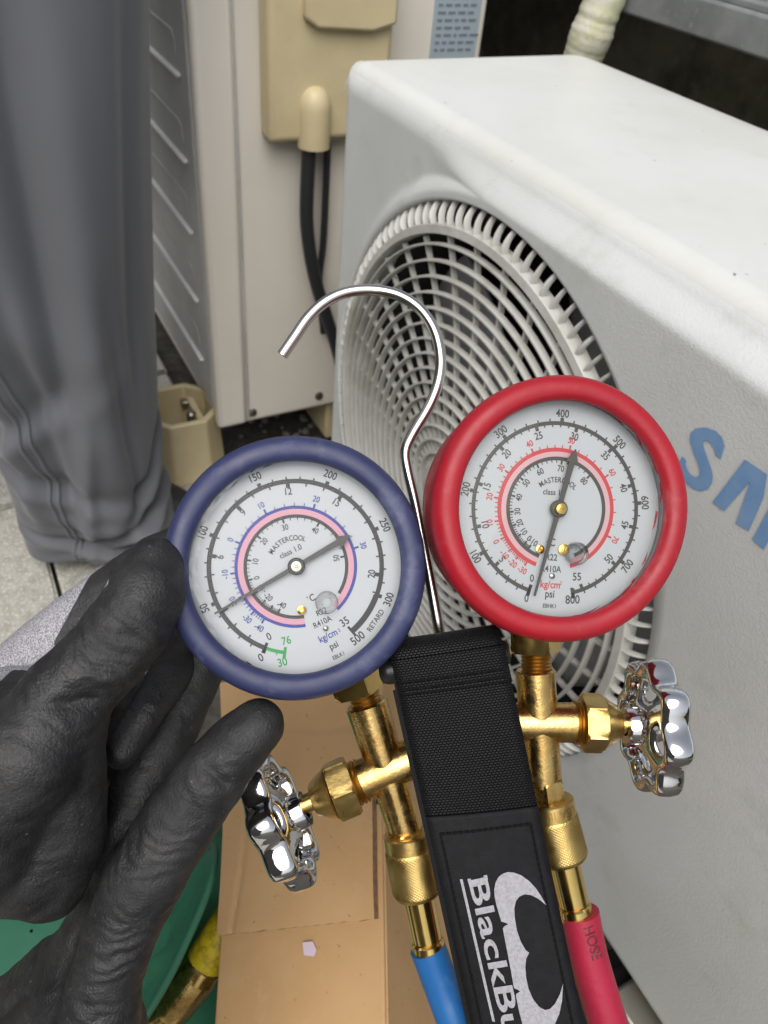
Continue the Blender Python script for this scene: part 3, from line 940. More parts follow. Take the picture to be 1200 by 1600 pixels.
def gauge(G, rubber, label, ink_m, needle_m, film_a=2.6, lip=0.0349, ko=1.003, lens_m=None):
    case = MB().lathe([(0.001, -0.0235), (0.034, -0.0235), (0.0375, -0.021), (0.0378, 0.004), (0.0375, 0.0042), (0.0375, -0.001), (0.001, -0.001)], 72)
    cs = case.build('pressure_gauge', M_case, mf, G)
    cs['label'] = label
    # soft boot: heavy rounded front roll, slightly out of true
    pr_ = [(0.0355, -0.0265), (0.0390, -0.0255), (0.0405, -0.0225), (0.0408, -0.016), (0.0406, -0.009), (0.0412, -0.004), (0.0427, -0.0005), (0.0436, 0.0030),
           (0.0434, 0.0062), (0.0422, 0.0086), (0.0404, 0.0099), (lip + 0.0022, 0.0098), (lip + 0.0006, 0.0086), (lip, 0.0068), (lip + 0.0003, 0.0054), (lip + 0.0012, 0.0050), (0.0379, 0.0049), (0.0380, -0.022), (0.0355, -0.0245)]
    pr_ = [(r_ * (ko if r_ > 0.0383 else 1), z_) for r_, z_ in pr_]
    bt_ = MB()
    sd = random.uniform(0, 9)
    bt_.ring(pr_, 128, None, rfun=lambda t: 1 + 0.0035 * math.sin(2 * t + sd) + 0.0018 * math.sin(5 * t + sd * 2))
    b = bt_.build('rubber_boot', rubber, cs, G, angle=80)
    MB().lathe([(0.001, 0), (0.0374, 0), (0.0374, -0.0006), (0.001, -0.0006)], 96, close=False).build('dial', M_dial, cs, G, angle=30)
    ln = MB()
    ln.lathe([(0.0374, 0.0042), (0.034, 0.0049), (0.026, 0.0058), (0.015, 0.0064), (0.0004, 0.0066)], 72, None, close=False)
    ln.build('lens', lens_m or M_lens, cs, G, angle=80)
    fl = MB()
    def ff(u, v):
        a = 2 * math.pi * u
        w = 0.0006 + 0.0034 * max(0, math.cos(a - film_a)) ** 1.5 + 0.0008 * noise.noise(Vector((math.cos(a) * 3 + sd, math.sin(a) * 3, 0)))
        r = min(0.0372, lip + 0.0010) - w * v
        return (r * math.cos(a), r * math.sin(a), 0.0060 + 0.0006 * v + 0.0007 * noise.noise(Vector((math.cos(a) * 9, math.sin(a) * 9, v * 2 + sd))))
    fl.grid(ff, 220, 6, wrap_u=True)
    fl.build('film_edge', M_film, cs, G, angle=60)
    return cs

def needle(cs, G, a, m, L1, L2):
    nd = MB()
    def bar(r0, w0, r1, w1, z):
        c, s = math.cos(math.radians(a)), math.sin(math.radians(a))
        pts = []
        for r, w in ((r0, -w0), (r0, w0), (r1, w1), (r1, -w1)):
            x, y = pol(r, a)
            pts.append((x + c * w, y - s * w))
        nd.prism(pts, z, z + 0.0005)
    bar(0.0015, 0.00085, L1, 0.00032, 0.0022)
    bar(-0.0015, 0.00075, -L2, 0.00105, 0.0022)
    bar(-(L2 - 0.0022), 0.0023, -(L2 + 0.0026), 0.0001, 0.0023)
    nd.lathe([(0.0001, 0.0018), (0.0029, 0.0018), (0.0029, 0.0030), (0.0026, 0.0032), (0.0001, 0.0032)], 28, close=False)
    n_ = nd.build('needle', m, cs, G, angle=30)
    hub = MB().lathe([(0.0001, 0.003), (0.0020, 0.003), (0.0020, 0.0042), (0.0017, 0.0046), (0.0006, 0.0047), (0.0004, 0.0043), (0.0001, 0.0043)], 24, close=False)
    hub.build('needle_hub', M_screw if m is M_needle else M_brassbright, cs, G, angle=30)

def dial_hardware(cs, G, q, plug, eye, screw):
    px, py = plug
    MB().lathe([(0.0001, 0.0005), (0.0036, 0.0005), (0.0038, 0.0012), (0.0038, 0.0038), (0.0034, 0.0046), (0.0018, 0.0047), (0.0015, 0.0040), (0.0001, 0.0040)], 32, Matrix.Translation((px, py, 0)), close=False).build('clear_plug', M_plug, cs, G, angle=40)
    MB().lathe([(0.0015, 0.0003), (0.0015, 0.0012), (0.0009, 0.0014), (0.0005, 0.0008), (0.0001, 0.0008)], 20, Matrix.Translation((*eye, 0))).build('brass_stop', M_brassbright, cs, G, angle=40)
    MB().lathe([(0.0009, 0.0003), (0.0009, 0.0010), (0.0004, 0.0013)], 14, Matrix.Translation((*screw, 0))).build('dial_screw', M_case, cs, G, angle=40)

mc_w = [1.25, 1.0, 0.8, 0.85, 0.8, 0.9, 0.95, 1.1, 1.1, 0.75]
mc_ang, acc_ = [], 0.0
for w_ in mc_w:
    mc_ang.append(acc_ + w_ / 2); acc_ += w_
mc_ang = [(a_ / acc_ - 0.5) * 84 for a_ in mc_ang]
# ---- blue gauge
k = 0.0368 / 446
GB = gframe(463, 885, 0.2665, (CAM - P(463, 885, 0.2665)), -25.5)
gb = gauge(GB, M_bluerub, 'blue rubber booted low side gauge', M_ink, M_needle, lens_m=M_lens2)
def bz(x, y):
    """zoomed picture offset from the hub -> dial coordinates"""
    dx, dy = (x - 585) * k, -(y - 585) * k
    t = math.radians(25.5)
    return (dx * math.cos(t) + dy * math.sin(t), -dx * math.sin(t) + dy * math.cos(t))
Z1, Z2 = 0.00012, 0.0002
ink, blu, pnk, grn = MB(), MB(), MB(), MB()
ra = lambda psi: -133.7 + 0.897 * psi
R1 = 352 * k
arc(ink, R1 - 9.5 * k, R1 + 9.5 * k, ra(0), ra(300), Z1)
arc(ink, R1 - 13 * k, R1 + 11 * k, ra(300), 165, Z1)
tick(ink, 165, R1 - 26 * k, R1 + 22 * k, 5 * k, Z2)
for p in range(0, 310, 10):
    big = p % 50 == 0
    tick(ink, ra(p), R1, R1 + (22 if big else 19) * k, (8 if big else 3) * k, Z2)
    if big and p: rtext(ink, str(p), ra(p), 404 * k, 27 * k, Z1)
for q in range(0, 22):
    a = ra(q * 14.223)
    big = q in (3, 6, 9, 12, 15, 20)
    tick(ink, a, R1 - (27 if big else 21) * k, R1, (8 if big else 3) * k, Z2)
    if big: rtext(ink, str(q), a, 311 * k, 25 * k, Z1)
tick(ink, ra(0), R1 - 22 * k, R1 + 22 * k, 6 * k, Z2)
for s, (x, y), h, rot in (('0', (475, 868), 26, 0), ('0', (443, 952), 27, 0), ('35', (782, 812), 27, -8), ('500', (836, 880), 29, -12),
                          ('R22', (688, 770), 20, 0), ('R410A', (692, 812), 20, 0), ('psi', (740, 912), 24, 0), ('EBLK1', (757, 950), 14, 0), ('C', (650, 713), 24, 0), ('o', (630, 712), 10, 0)):
    put_text(ink, s, *bz(x, y), h * k, rot, Z1, 0.86, 0.014)
put_text(ink, 'RETARD', *pol(395 * k, 150), 19 * k, 150 + 180, Z1, 0.88, 0.012)
put_text(ink, 'class 1.0', *bz(561, 523), 20 * k, 0, Z1, 0.88, 0.012)
for i, ch in enumerate('MASTERCOOL'):
    rtext(ink, ch, mc_ang[i] + 3, 118 * k, 18.5 * k, Z1, cond=0.80)
put_text(blu, 'kg/cm', *bz(716, 872), 24 * k, 0, Z1, 0.86, 0.016)
put_text(blu, '2', *bz(760, 846), 12 * k, 0, Z1, 0.86, 0.016)
A0, A1 = -163.5, 162
arc(blu, 237 * k, 250 * k, A0, A1, Z1)
arc(pnk, 214 * k, 237 * k, A0, A1, Z1)
arc(ink, 200 * k, 214 * k, A0, A1 - 14, Z1)
bt = [(-40, -123.3), (-30, -111.4), (-20, -93.4), (-10, -70.6), (0, -42.1), (10, -4.2), (20, 41.9), (30, 98.2)]
for i, (t, a) in enumerate(bt):
    tick(blu, a, 248 * k, 268 * k, 4 * k, Z2)
    rtext(blu, str(t), a, 289 * k, 21 * k, Z1)
    if i + 1 < len(bt):
        for j in range(1, 5): tick(blu, a + (bt[i + 1][1] - a) * j / 5, 248 * k, 262 * k, 1.8 * k, Z2)
it = [(-40, -133.6), (-30, -123.5), (-20, -112.0), (-10, -97.5), (0, -80.5), (10, -57), (20, -26.4), (30, 9.4), (40, 52.8), (50, 103.9)]
for i, (t, a) in enumerate(it):
    tick(ink, a, 184 * k, 202 * k, 4 * k, Z2)
    if t != -30: rtext(ink, str(t), a, 167 * k, 20 * k, Z1)
    if i + 1 < len(it):
        for j in range(1, 5): tick(ink, a + (it[i + 1][1] - a) * j / 5, 190 * k, 202 * k, 1.8 * k, Z2)
arc(grn, R1 - 7 * k, R1 + 7 * k, -147, ra(0) - 0.9, Z1)
tick(grn, -147, R1 - 22 * k, R1 + 24 * k, 6 * k, Z2)
tick(grn, -142, R1, R1 + 16 * k, 1.6 * k, Z2)
put_text(grn, '76', *bz(545, 885), 27 * k, 12, Z1, 0.86, 0.016)
put_text(grn, '30', *bz(530, 972), 28 * k, 12, Z1, 0.86, 0.016)
for m_, mtl, nm in ((ink, M_ink, 'black_scale'), (blu, M_inkblue, 'blue_scale'), (pnk, M_inkpink, 'pink_band'), (grn, M_inkgreen, 'green_scale')):
    m_.build(nm, mtl, gb, GB, angle=None)
needle(gb, GB, -94.5, M_needle, 375 * k, 222 * k)
dial_hardware(gb, GB, k, bz(708, 732), bz(607, 763), bz(705, 838))

# ---- red gauge
k = 0.0348 / 415
nrm = (-F + R * 0.17 + D * 0.0)
GR = gframe(869, 795, 0.2665, nrm, 4)
gr_ = gauge(GR, M_redrub, 'red rubber booted high side gauge', M_inkglare, M_needleglare, -0.1, 0.0357, 1.02)
def rz(x, y):
    dx, dy = (x - 588) * k, -(y - 590) * k
    t = math.radians(-4)
    return (dx * math.cos(t) + dy * math.sin(t), -dx * math.sin(t) + dy * math.cos(t))
ink, red, pnk = MB(), MB(), MB()
ra = lambda psi: -164.6 + 0.4115 * psi
R1 = 346 * k
arc(ink, R1 - 8 * k, R1 + 8 * k, ra(0), ra(800), Z1)
for p in range(0, 820, 20):
    big = p % 100 == 0
    tick(ink, ra(p), R1, R1 + (22 if big else 18) * k, (7.5 if big else 2.8) * k, Z2)
    if big and 0 < p < 800: rtext(ink, str(p), ra(p), 386 * k, 27 * k, Z1, flip=112)
for q in range(0, 57):
    a = ra(q * 14.223)
    big = q % 5 == 0
    tick(ink, a, R1 - (24 if big else 16) * k, R1, (7 if big else 2.4) * k, Z2)
    if big and 0 < q < 55: rtext(ink, str(q), a, 303 * k, 25 * k, Z1, flip=75 if a > 0 else 100)
for a in (ra(0), ra(800)): tick(ink, a, R1 - 20 * k, R1 + 24 * k, 6 * k, Z2)
for s, (x, y), h in (('0', (485, 868), 25), ('0', (462, 948), 26), ('55', (676, 865), 27), ('800', (657, 957), 29), ('R22', (568, 785), 22),
                     ('R410A', (566, 832), 22), ('psi', (560, 938), 26), ('EBHK1', (558, 981), 14), ('C', (572, 725), 26), ('o', (550, 722), 10)):
    put_text(ink, s, *rz(x, y), h * k, -4 if s in ('55', '800') else 0, Z1, 0.86, 0.014)
put_text(ink, 'class 1.0', *rz(581, 523), 20 * k, 0, Z1, 0.88, 0.012)
for i, ch in enumerate('MASTERCOOL'):
    rtext(ink, ch, mc_ang[i], 118 * k, 18.5 * k, Z1, cond=0.80)
put_text(red, 'kg/cm', *rz(562, 899), 25 * k, 0, Z1, 0.86, 0.016)
put_text(red, '2', *rz(607, 890), 12 * k, 0, Z1, 0.86, 0.016)
A0, A1 = -163, 162
arc(red, 231 * k, 247 * k, A0, A1, Z1)
arc(pnk, 211 * k, 231 * k, A0, A1, Z1)
arc(ink, 196 * k, 211 * k, A0, A1 - 8, Z1)
rt_ = [(-30, -153.6), (-20, -143.7), (-10, -134), (0, -121.5), (10, -105), (20, -84), (30, -58.5), (40, -27.4), (50, 9.5), (60, 54.3), (70, 112.7)]
for i, (t, a) in enumerate(rt_):
    tick(red, a, 245 * k, 264 * k, 3.6 * k, Z2)
    rtext(red, str(t), a, 284 * k, 21 * k, Z1, flip=118)
    if i + 1 < len(rt_):
        for j in range(1, 5): tick(red, a + (rt_[i + 1][1] - a) * j / 5, 245 * k, 258 * k, 1.9 * k, Z2)
it = [(-10, -147.5), (0, -140), (10, -128), (20, -114), (30, -97.5), (40, -78), (50, -54.6), (60, -28.5), (70, 2.9), (80, 42.6)]
for i, (t, a) in enumerate(it):
    tick(ink, a, 180 * k, 198 * k, 4 * k, Z2)
    rtext(ink, str(t), a, 164 * k, 21 * k, Z1, flip=118)
    if i + 1 < len(it):
        for j in range(1, 5): tick(ink, a + (it[i + 1][1] - a) * j / 5, 186 * k, 198 * k, 1.8 * k, Z2)
for m_, mtl, nm in ((ink, M_inkglare, 'black_scale'), (red, M_inkred, 'red_scale'), (pnk, M_inkpink2, 'pink_band')):
    m_.build(nm, mtl, gr_, GR, angle=None)
needle(gr_, GR, -167.5, M_needleglare, 362 * k, 218 * k)
dial_hardware(gr_, GR, k, rz(662, 770), rz(515, 752), rz(568, 860))
MB().lathe([(0.0019, 0.0003), (0.0019, 0.0010), (0.001, 0.0012)], 20, Matrix.Translation((*rz(617, 755), 0))).build('brass_stop', M_brassbright, gr_, GR, angle=40)

# ---- brass work
def seg(mb, a, b, r0, r1=None, n=28, ch=0.0006):
    r1 = r0 if r1 is None else r1
    L_ = (Vector(b) - Vector(a)).length
    mb.lathe([(r0 - ch, 0), (r0, ch), (r1, L_ - ch), (r1 - ch, L_)], n, axis_frame(a, b))
def nut(mb, a, b, r, rot=0.0, n=6, dome=0.93):
    L_ = (Vector(b) - Vector(a)).length
    M = axis_frame(a, b) @ Matrix.Rotation(rot, 4, 'Z')
    vs, fs = [], []
    m = 72
    prof = [(0.0, 0.90), (0.10, 1.0), (0.90, 1.0), (1.0, 0.90)]
    for z, cap in prof:
        for i in range(m):
            t = 2 * math.pi * i / m
            loc = ((t + math.pi / n) % (2 * math.pi / n)) - math.pi / n
            hexr = r * math.cos(math.pi / n) / math.cos(loc)
            rr = min(hexr, r * (cap if cap < 1 else 2))
            vs.append((rr * math.cos(t), rr * math.sin(t), z * L_))
    for kk in range(3):
        for i in range(m):
            j = (i + 1) % m
            fs.append((kk * m + i, kk * m + j, (kk + 1) * m + j, (kk + 1) * m + i))
    fs += [tuple(range(m - 1, -1, -1)), tuple(range(3 * m, 4 * m))]
    mb.add(vs, fs, M)
def thread(mb, a, b, r, turns, depth=0.0005):
    L_ = (Vector(b) - Vector(a)).length
    n = turns * 6
    prof = [(r - depth * (0.5 - 0.5 * math.cos(2 * math.pi * i / 6)), L_ * i / n) for i in range(n + 1)]
    mb.lathe(prof, 28, axis_frame(a, b))
def knurl(mb, a, b, r, nu=84, nv=34, amp=0.00028):
    M = axis_frame(a, b)
    L_ = (Vector(b) - Vector(a)).length
    tri = lambda x: abs((x % 1) * 2 - 1)
    def fn(u, v):
        p = tri(u * 42 + v * 16) ; q = tri(u * 42 - v * 16)
        edge = min(1, v * 12, (1 - v) * 12)
        rr = r + amp * (min(p, q) * 2 - 1) * edge - 0.0006 * (1 - edge)
        t = 2 * math.pi * u
        return M @ Vector((rr * math.cos(t), rr * math.sin(t), L_ * v))
    mb.grid(fn, 168, 66, wrap_u=True)

BD = 0.2865
bp_ = lambda x, y, d=BD: P(x, y, d)
# red side cross
cr = MB()
seg(cr, bp_(836, 1046), bp_(849, 1226, BD + .001), 0.0072, 0.0068)
seg(cr, bp_(760, 1128), bp_(902, 1129), 0.0068, 0.0072)
cross_r = cr.build('valve_body', M_brass, mf, angle=40)
q = MB(); thread(q, bp_(838, 1016), bp_(838, 1049), 0.0056, 6); q.build('threads', M_thr, cross_r, angle=30)
q = MB(); nut(q, bp_(837, 968), bp_(838, 1019), 0.0100, 0.52, 4); q.build('gauge_stem', M_brassbright, gr_, angle=30)
q = MB(); thread(q, bp_(897, 1129), bp_(912, 1129.5), 0.0079, 3, 0.0006); q.build('threads', M_thr, cross_r, angle=30)
q = MB(); nut(q, bp_(909, 1129), bp_(942, 1130), 0.0106, 0.30); seg(q, bp_(940, 1130), bp_(969, 1131), 0.0091, 0.0058); q.build('bonnet_nut', M_brass2, cross_r, angle=30)
q = MB(); seg(q, bp_(965, 1131), bp_(1000, 1132), 0.0035); q.build('valve_stem', M_brass, cross_r, angle=30)
q = MB(); nut(q, bp_(853, 1218), bp_(858, 1252), 0.0066, 0.2); q.build('port_hex', M_brass, cross_r, angle=30)
# blue side cross
cl = MB()
seg(cl, bp_(572, 1098), bp_(636, 1306, BD + .001), 0.0078, 0.0062)
seg(cl, bp_(556, 1223), bp_(720, 1152), 0.0074, 0.0068)
cross_l = cl.build('valve_body', M_brass, mf, angle=40)
q = MB(); thread(q, bp_(563, 1072), bp_(575, 1107), 0.0056, 6); q.build('threads', M_thr, cross_l, angle=30)
q = MB(); nut(q, bp_(545, 1030), bp_(564, 1084), 0.0098, 0.42, 4); q.build('gauge_stem', M_brassbright, gb, angle=30)
q = MB(); thread(q, bp_(548, 1227), bp_(566, 1219), 0.0081, 3, 0.0006); q.build('threads', M_thr, cross_l, angle=30)
q = MB(); nut(q, bp_(552, 1225), bp_(518, 1239, BD - .001), 0.0112, 0.10); seg(q, bp_(520, 1238, BD - .001), bp_(490, 1250, BD - .001), 0.0094, 0.0062); q.build('bonnet_nut', M_brass2, cross_l, angle=30)
q = MB(); seg(q, bp_(494, 1249), bp_(455, 1266, BD), 0.0035); q.build('valve_stem', M_brass, cross_l, angle=30)
q = MB(); nut(q, bp_(630, 1298), bp_(638, 1330), 0.0064, 0.2); q.build('port_hex', M_brass, cross_l, angle=30)
# centre body joining both crosses (behind the strap)
q = MB(); seg(q, bp_(705, 1158, BD + .004), bp_(775, 1130, BD + .004), 0.0095); q.build('centre_body', M_brass, mf, angle=30)

# ---- chrome handwheels
def handwheel(a, axis, spin, label):
    """a = hub base, axis = outward direction"""
    M = axis_frame(a, Vector(a) + axis) @ Matrix.Rotation(spin, 4, 'Z')
    LOB = 8
    hb = MB()
    hb.ring([(0.0036, -0.002), (0.0062, -0.002), (0.0066, -0.0012), (0.0068, 0.007), (0.0060, 0.0105), (0.0036, 0.0110)], 40)
    w = hb.build('handwheel', M_chrome, mf, M, angle=40)
    w['label'] = label
    rm = MB()
    rf = lambda t: 1 + 0.085 * math.cos(LOB * t)
    cs = []
    for i in range(14):
        t = 2 * math.pi * i / 14
        cs.append((0.0208 + 0.0026 * math.cos(t), 0.0085 + 0.0052 * math.copysign(abs(math.sin(t)) ** 0.75, math.sin(t))))
    rm.ring(cs, 160, None, rfun=rf)
    rm.build('lobed_rim', M_chrome, w, M, angle=60)
    # web with oval holes, one between each pair of lobes
    we = MB()
    NH = 4
    NP = 48
    for h in range(NH):
        a0 = 2 * math.pi * h / NH
        half = math.pi / NH
        vs, fs = [], []
        for top in (0, 1):
            for kind in (0, 1, 2):
                for i in range(NP):
                    t = 2 * math.pi * i / NP
                    c, s = math.cos(t), math.sin(t)
                    if kind == 0:
                        m_ = max(abs(c), abs(s)); u, v = c / m_, s / m_
                    elif kind == 1:
                        m_ = max(abs(c), abs(s)); u, v = (c / m_ * .35 + c * .65 * .66), (s / m_ * .35 + s * .65 * .70)
                    else:
                        u, v = c * 0.50, s * 0.50
                    ang = a0 + half * u
                    rr = 0.0064 + (0.0138) * (v * 0.5 + 0.5)
                    if kind == 0 and v > 0.99: rr *= rf(ang)
                    zz = 0.0045 + 0.0040 * sstep(0.0064, 0.0195, rr)
                    thick = 0.0013 if kind < 2 else 0.0008
                    zz += thick if top else -thick
                    vs.append((rr * math.cos(ang), rr * math.sin(ang), zz))
        for i in range(NP):
            j = (i + 1) % NP
            for b0, b1 in ((0, NP), (NP, 2 * NP)):
                fs.append((b0 + i, b0 + j, b1 + j, b1 + i))
                fs.append((3 * NP + b0 + i, 3 * NP + b1 + i, 3 * NP + b1 + j, 3 * NP + b0 + j))
            fs.append((2 * NP + i, 2 * NP + j, 5 * NP + j, 5 * NP + i))
        we.add(vs, fs)
    we.build('web', M_chrome, w, M, angle=75)
    q = MB().lathe([(0.0030, 0.006), (0.0034, 0.0112), (0.0026, 0.0128), (0.0006, 0.0132)], 20)
    q.build('wheel_screw', M_screw, w, M, angle=40)
    return w
handwheel(bp_(985, 1134, BD), (R + F * 0.06 + D * 0.02).normalized(), 0.15, 'right chrome handwheel under the red gauge')
handwheel(bp_(470, 1266, BD), (-R * 0.88 + D * 0.42 + F * 0.02).normalized(), 0.32, 'left chrome handwheel beside the gloved thumb')

# ---- wire hook
hk = [P(698, 1050, .287), P(690, 1005, .287), P(672, 905, .287), P(651, 795, .289), P(637, 735, .290), P(634, 705, .290), P(645, 678, .290), P(672, 632, .290), P(686, 592, .290), P(688, 555, .290), P(678, 515, .290), P(655, 482, .290), P(622, 461, .290), P(580, 453, .290), P(540, 457, .289), P(508, 472, .288), P(482, 496, .288), P(461, 526, .288), P(441, 555, .288)]
hkp = spline(hk, 8)
MB().tube(hkp, 0.00205, 16).build('hook', M_hook, mf, angle=50)

# ================================================================== HOSES
def hose(name, label, cat, pts, r, m, coupler_a, coupler_b, ferr, mcoup=M_brass2, group='charging hoses'):
    t = thing(name, label, cat, pts[-1], group)
    q = MB(); 
    seg(q, coupler_a[0], coupler_a[1], 0.0088, 0.0088)
    cpl = q.build('coupler_collar', mcoup, t, angle=30)
    q = MB(); knurl(q, coupler_b[0], coupler_b[1], 0.0090); q.build('knurled_nut', mcoup, t, angle=80)
    q = MB()
    fa, fb_ = ferr
    mid = Vector(fa).lerp(Vector(fb_), 0.78)
    seg(q, fa, mid, 0.0056, 0.0054)
    seg(q, mid, fb_, 0.0060, 0.0062)
    q.build('ferrule', M_brassbright, t, angle=30)
    h = MB().tube(spline(pts, 8), r, 24).build('hose_line', m, t, angle=60)
    return t, h
HD = BD
bh, _ = hose('blue_hose', 'blue charging hose with brass coupler below the blue gauge', 'hose',
     [P(668, 1480, HD), P(690, 1540, HD), P(722, 1625, HD - .002), P(775, 1760, HD), P(840, 1950, HD + .03), P(850, 2100, HD + .08)], 0.0066, M_bluehose,
     (P(636, 1300, HD), P(640, 1326, HD)), (P(639, 1322, HD), P(653, 1396, HD)), (P(652, 1392, HD), P(672, 1490, HD)))
rh, rhl = hose('red_hose', 'red charging hose with brass coupler below the red gauge', 'hose',
     [P(905, 1425, HD), P(918, 1490, HD), P(938, 1560, HD), P(965, 1650, HD), P(1000, 1800, HD), P(1020, 2000, HD + .03), P(1000, 2150, HD + .08)], 0.0072, M_redhose,
     (P(858, 1248, HD), P(863, 1276, HD)), (P(862, 1272, HD), P(881, 1342, HD)), (P(880, 1340, HD), P(902, 1434, HD)))
# ink on the red hose
tv, tf, tw, th_ = glyphs('HOSE', 0.006)
hp0, hp1 = P(909, 1435, HD), P(925, 1490, HD)
ax = (hp1 - hp0).normalized()
side = ax.cross(-F).normalized()
outn = side.cross(ax).normalized()
if outn.dot(-F) < 0: outn = -outn
hv = []
sc = 0.0062
for a, b in tv:
    s_, c_ = a * sc * 0.8 + 0.0055, b * sc * 0.9
    ph = c_ / 0.0072 + 0.1
    hv.append(hp0 + ax * s_ - side * math.sin(ph) * 0.0073 * (1 if side.dot(R) < 0 else -1) * 1.0 + outn * math.cos(ph) * 0.00735)
hq = MB(); hq.add(hv, tf); hq.build('hose_print', M_hoseink, rh, angle=None)
# mark stamped on the red side coupler
q = MB()
tv, tf, tw, th_ = glyphs('USA III', 0.0)
ca, cbb = P(858, 1248, HD), P(863, 1276, HD)
axc = (cbb - ca).normalized()
s2 = axc.cross(-F).normalized(); o2 = s2.cross(axc)
if s2.dot(R) < 0: s2 = -s2
o2 = s2.cross(axc); o2 = o2 if o2.dot(-F) > 0 else -o2
vv = []
for a, b in tv:
    ph = -a * 0.0042 / 0.0088 + 0.35
    vv.append(ca + axc * (0.0032 + b * 0.0042) + s2 * math.sin(ph) * 0.00885 + o2 * math.cos(ph) * 0.00885)
q.add(vv, tf); q.build('stamped_mark', M_thr, rh, angle=None)

# ================================================================== STRAP
sp_ = thing('hanging_strap', 'black webbing hanging strap with silver bull horn logo between the gauges', 'strap', P(830, 1600, .262))
TL, TR = P(611, 1032, .2665), P(786, 1006, .2695)          # rolled top edge, left and right
BL, BR = P(737, 1600, .2640), P(912, 1600, .2640)          # where it leaves the frame
dn = ((BL + BR) / 2 - (TL + TR) / 2)
LEN = dn.length
dnu = dn.normalized()
wv0 = (TR - TL); wv1 = (BR - BL)
nrm_s = wv0.cross(dnu).normalized()
if nrm_s.dot(F) > 0: nrm_s = -nrm_s
def strap_pt(s, v, off=0.0):
    """s = metres down the strap from the rolled edge, v in -0.5..0.5 across"""
    c = (TL + TR) / 2 + dnu * s
    w = wv0.lerp(wv1, min(1.2, max(0, s / LEN)))
    bow = 0.0016 * math.sin(s * 26 + 0.6) + 0.0010 * math.sin(s * 61) * v * 2 - 0.0012 * (2 * v) ** 2
    return c + w * v + nrm_s * (bow + off)
def ribbon(name, m, s0, s1, off, thick, parent, v0=-.5, v1=.5, ns=80, nv=14, uv=True, roll=False):
    bm = bmesh.new()
    uvl = bm.loops.layers.uv.new('UVMap')
    rows = []
    ss = [s0 + (s1 - s0) * i / (ns - 1) for i in range(ns)]
    pts = []
    if roll:
        # wrap up and over the bar, then down the back
        RRo = 0.0062
        for i in range(18, 0, -1):
            a = math.pi * i / 18
            pts.append(('r', a))
    pts += [('s', s) for s in ss]
    acc = 0.0
    coords = []
    for kind, val in pts:
        row = []
        for j in range(nv):
            v = v0 + (v1 - v0) * j / (nv - 1)
            if kind == 's':
                p = strap_pt(val, v, off)
            else:
                base = strap_pt(s0, v, off)
                p = base + nrm_s * (-RRo + RRo * math.cos(val)) - dnu * (RRo * math.sin(val))
            row.append(p)
        coords.append(row)
    for i, row in enumerate(coords):
        if i: acc += (row[nv // 2] - coords[i - 1][nv // 2]).length
        rows.append(([bm.verts.new(p) for p in row], acc))
    wid = (coords[0][-1] - coords[0][0]).length
    for i in range(len(rows) - 1):
        for j in range(nv - 1):
            f = bm.faces.new((rows[i][0][j], rows[i][0][j + 1], rows[i + 1][0][j + 1], rows[i + 1][0][j]))
            f.smooth = True
            for lp, (ii, jj) in zip(f.loops, ((i, j), (i, j + 1), (i + 1, j + 1), (i + 1, j))):
                lp[uvl].uv = (wid * jj / (nv - 1), rows[ii][1])
    bmesh.ops.recalc_face_normals(bm, faces=bm.faces)
    fl = sum((f.normal.dot(nrm_s) for f in bm.faces))
    if fl < 0: bmesh.ops.reverse_faces(bm, faces=bm.faces)
    me = bpy.data.meshes.new(name)
    bm.to_mesh(me); bm.free()
    me.materials.append(m)
    o = bpy.data.objects.new(name, me)
    link(o, parent)
    sd = o.modifiers.new('thick', 'SOLIDIFY'); sd.thickness = thick; sd.offset = -1
    return o
S_END = LEN * 1.35
webb = ribbon('webbing', M_web, 0.0, S_END, 0.0, 0.0016, sp_, roll=True)
ribbon('webbing_back', M_bindedge, 0.012, S_END, -0.0062, 0.0020, sp_, -.535, .45)
ribbon('webbing_fold', M_bindedge, 0.006, S_END, -0.0030, 0.0018, sp_, -.515, .49)
# sewn-down turn-over at the top and cloth patch
s_of = lambda px, py: ((P(px, py, .266) - (TL + TR) / 2).dot(dnu))
S_P = 0.0
def strap_hit(px, py, off):
    """strap coordinates (s, v) of the surface point seen at a photo pixel"""
    r = (R * ((px - 600) / FPX) + D * ((py - 800) / FPX) + F)
    o = (TL + TR) / 2 + nrm_s * off
    t = (o - CAM).dot(nrm_s) / r.dot(nrm_s)
    p = CAM + r * t
    s = (p - o).dot(dnu)
    w = wv0.lerp(wv1, min(1.2, max(0, s / LEN)))
    wd = w - dnu * w.dot(dnu)
    v = (p - o - dnu * 0).dot(wd) / wd.length_squared
    # subtract the skew of the width vector
    for _ in range(3):
        s = (p - o - w * v).dot(dnu)
        w = wv0.lerp(wv1, min(1.2, max(0, s / LEN)))
        wd = w - dnu * w.dot(dnu)
        v = (p - o).dot(wd) / wd.length_squared
    return s, v
s_patch = strap_hit(755, 1268, 0.001)[0]
s_turn = strap_hit(700, 1078, 0.001)[0]
ribbon('turned_edge', M_web, 0.0, s_turn, 0.0012, 0.0011, sp_, -.502, .502, ns=14)
patch = ribbon('cloth_patch', M_patch, s_patch, S_END, 0.0011, 0.0010, sp_, -.503, .503)
stt = MB()
def stitch_line(s0, v0, s1, v1, n, off, w=0.00045, gap=0.68):
    for i in range(n):
        a, b = i / n, (i + gap) / n
        p = [strap_pt(s0 + (s1 - s0) * t, v0 + (v1 - v0) * t, off) for t in (a, (a + b) / 2, b)]
        p[1] += nrm_s * 0.0004
        stt.tube(p, w, 6)
for dv in (0.0, 0.0026):
    stitch_line(s_turn - 0.0022 - dv, -.46, s_turn - 0.0022 - dv, .46, 16, 0.0013, 0.0005)
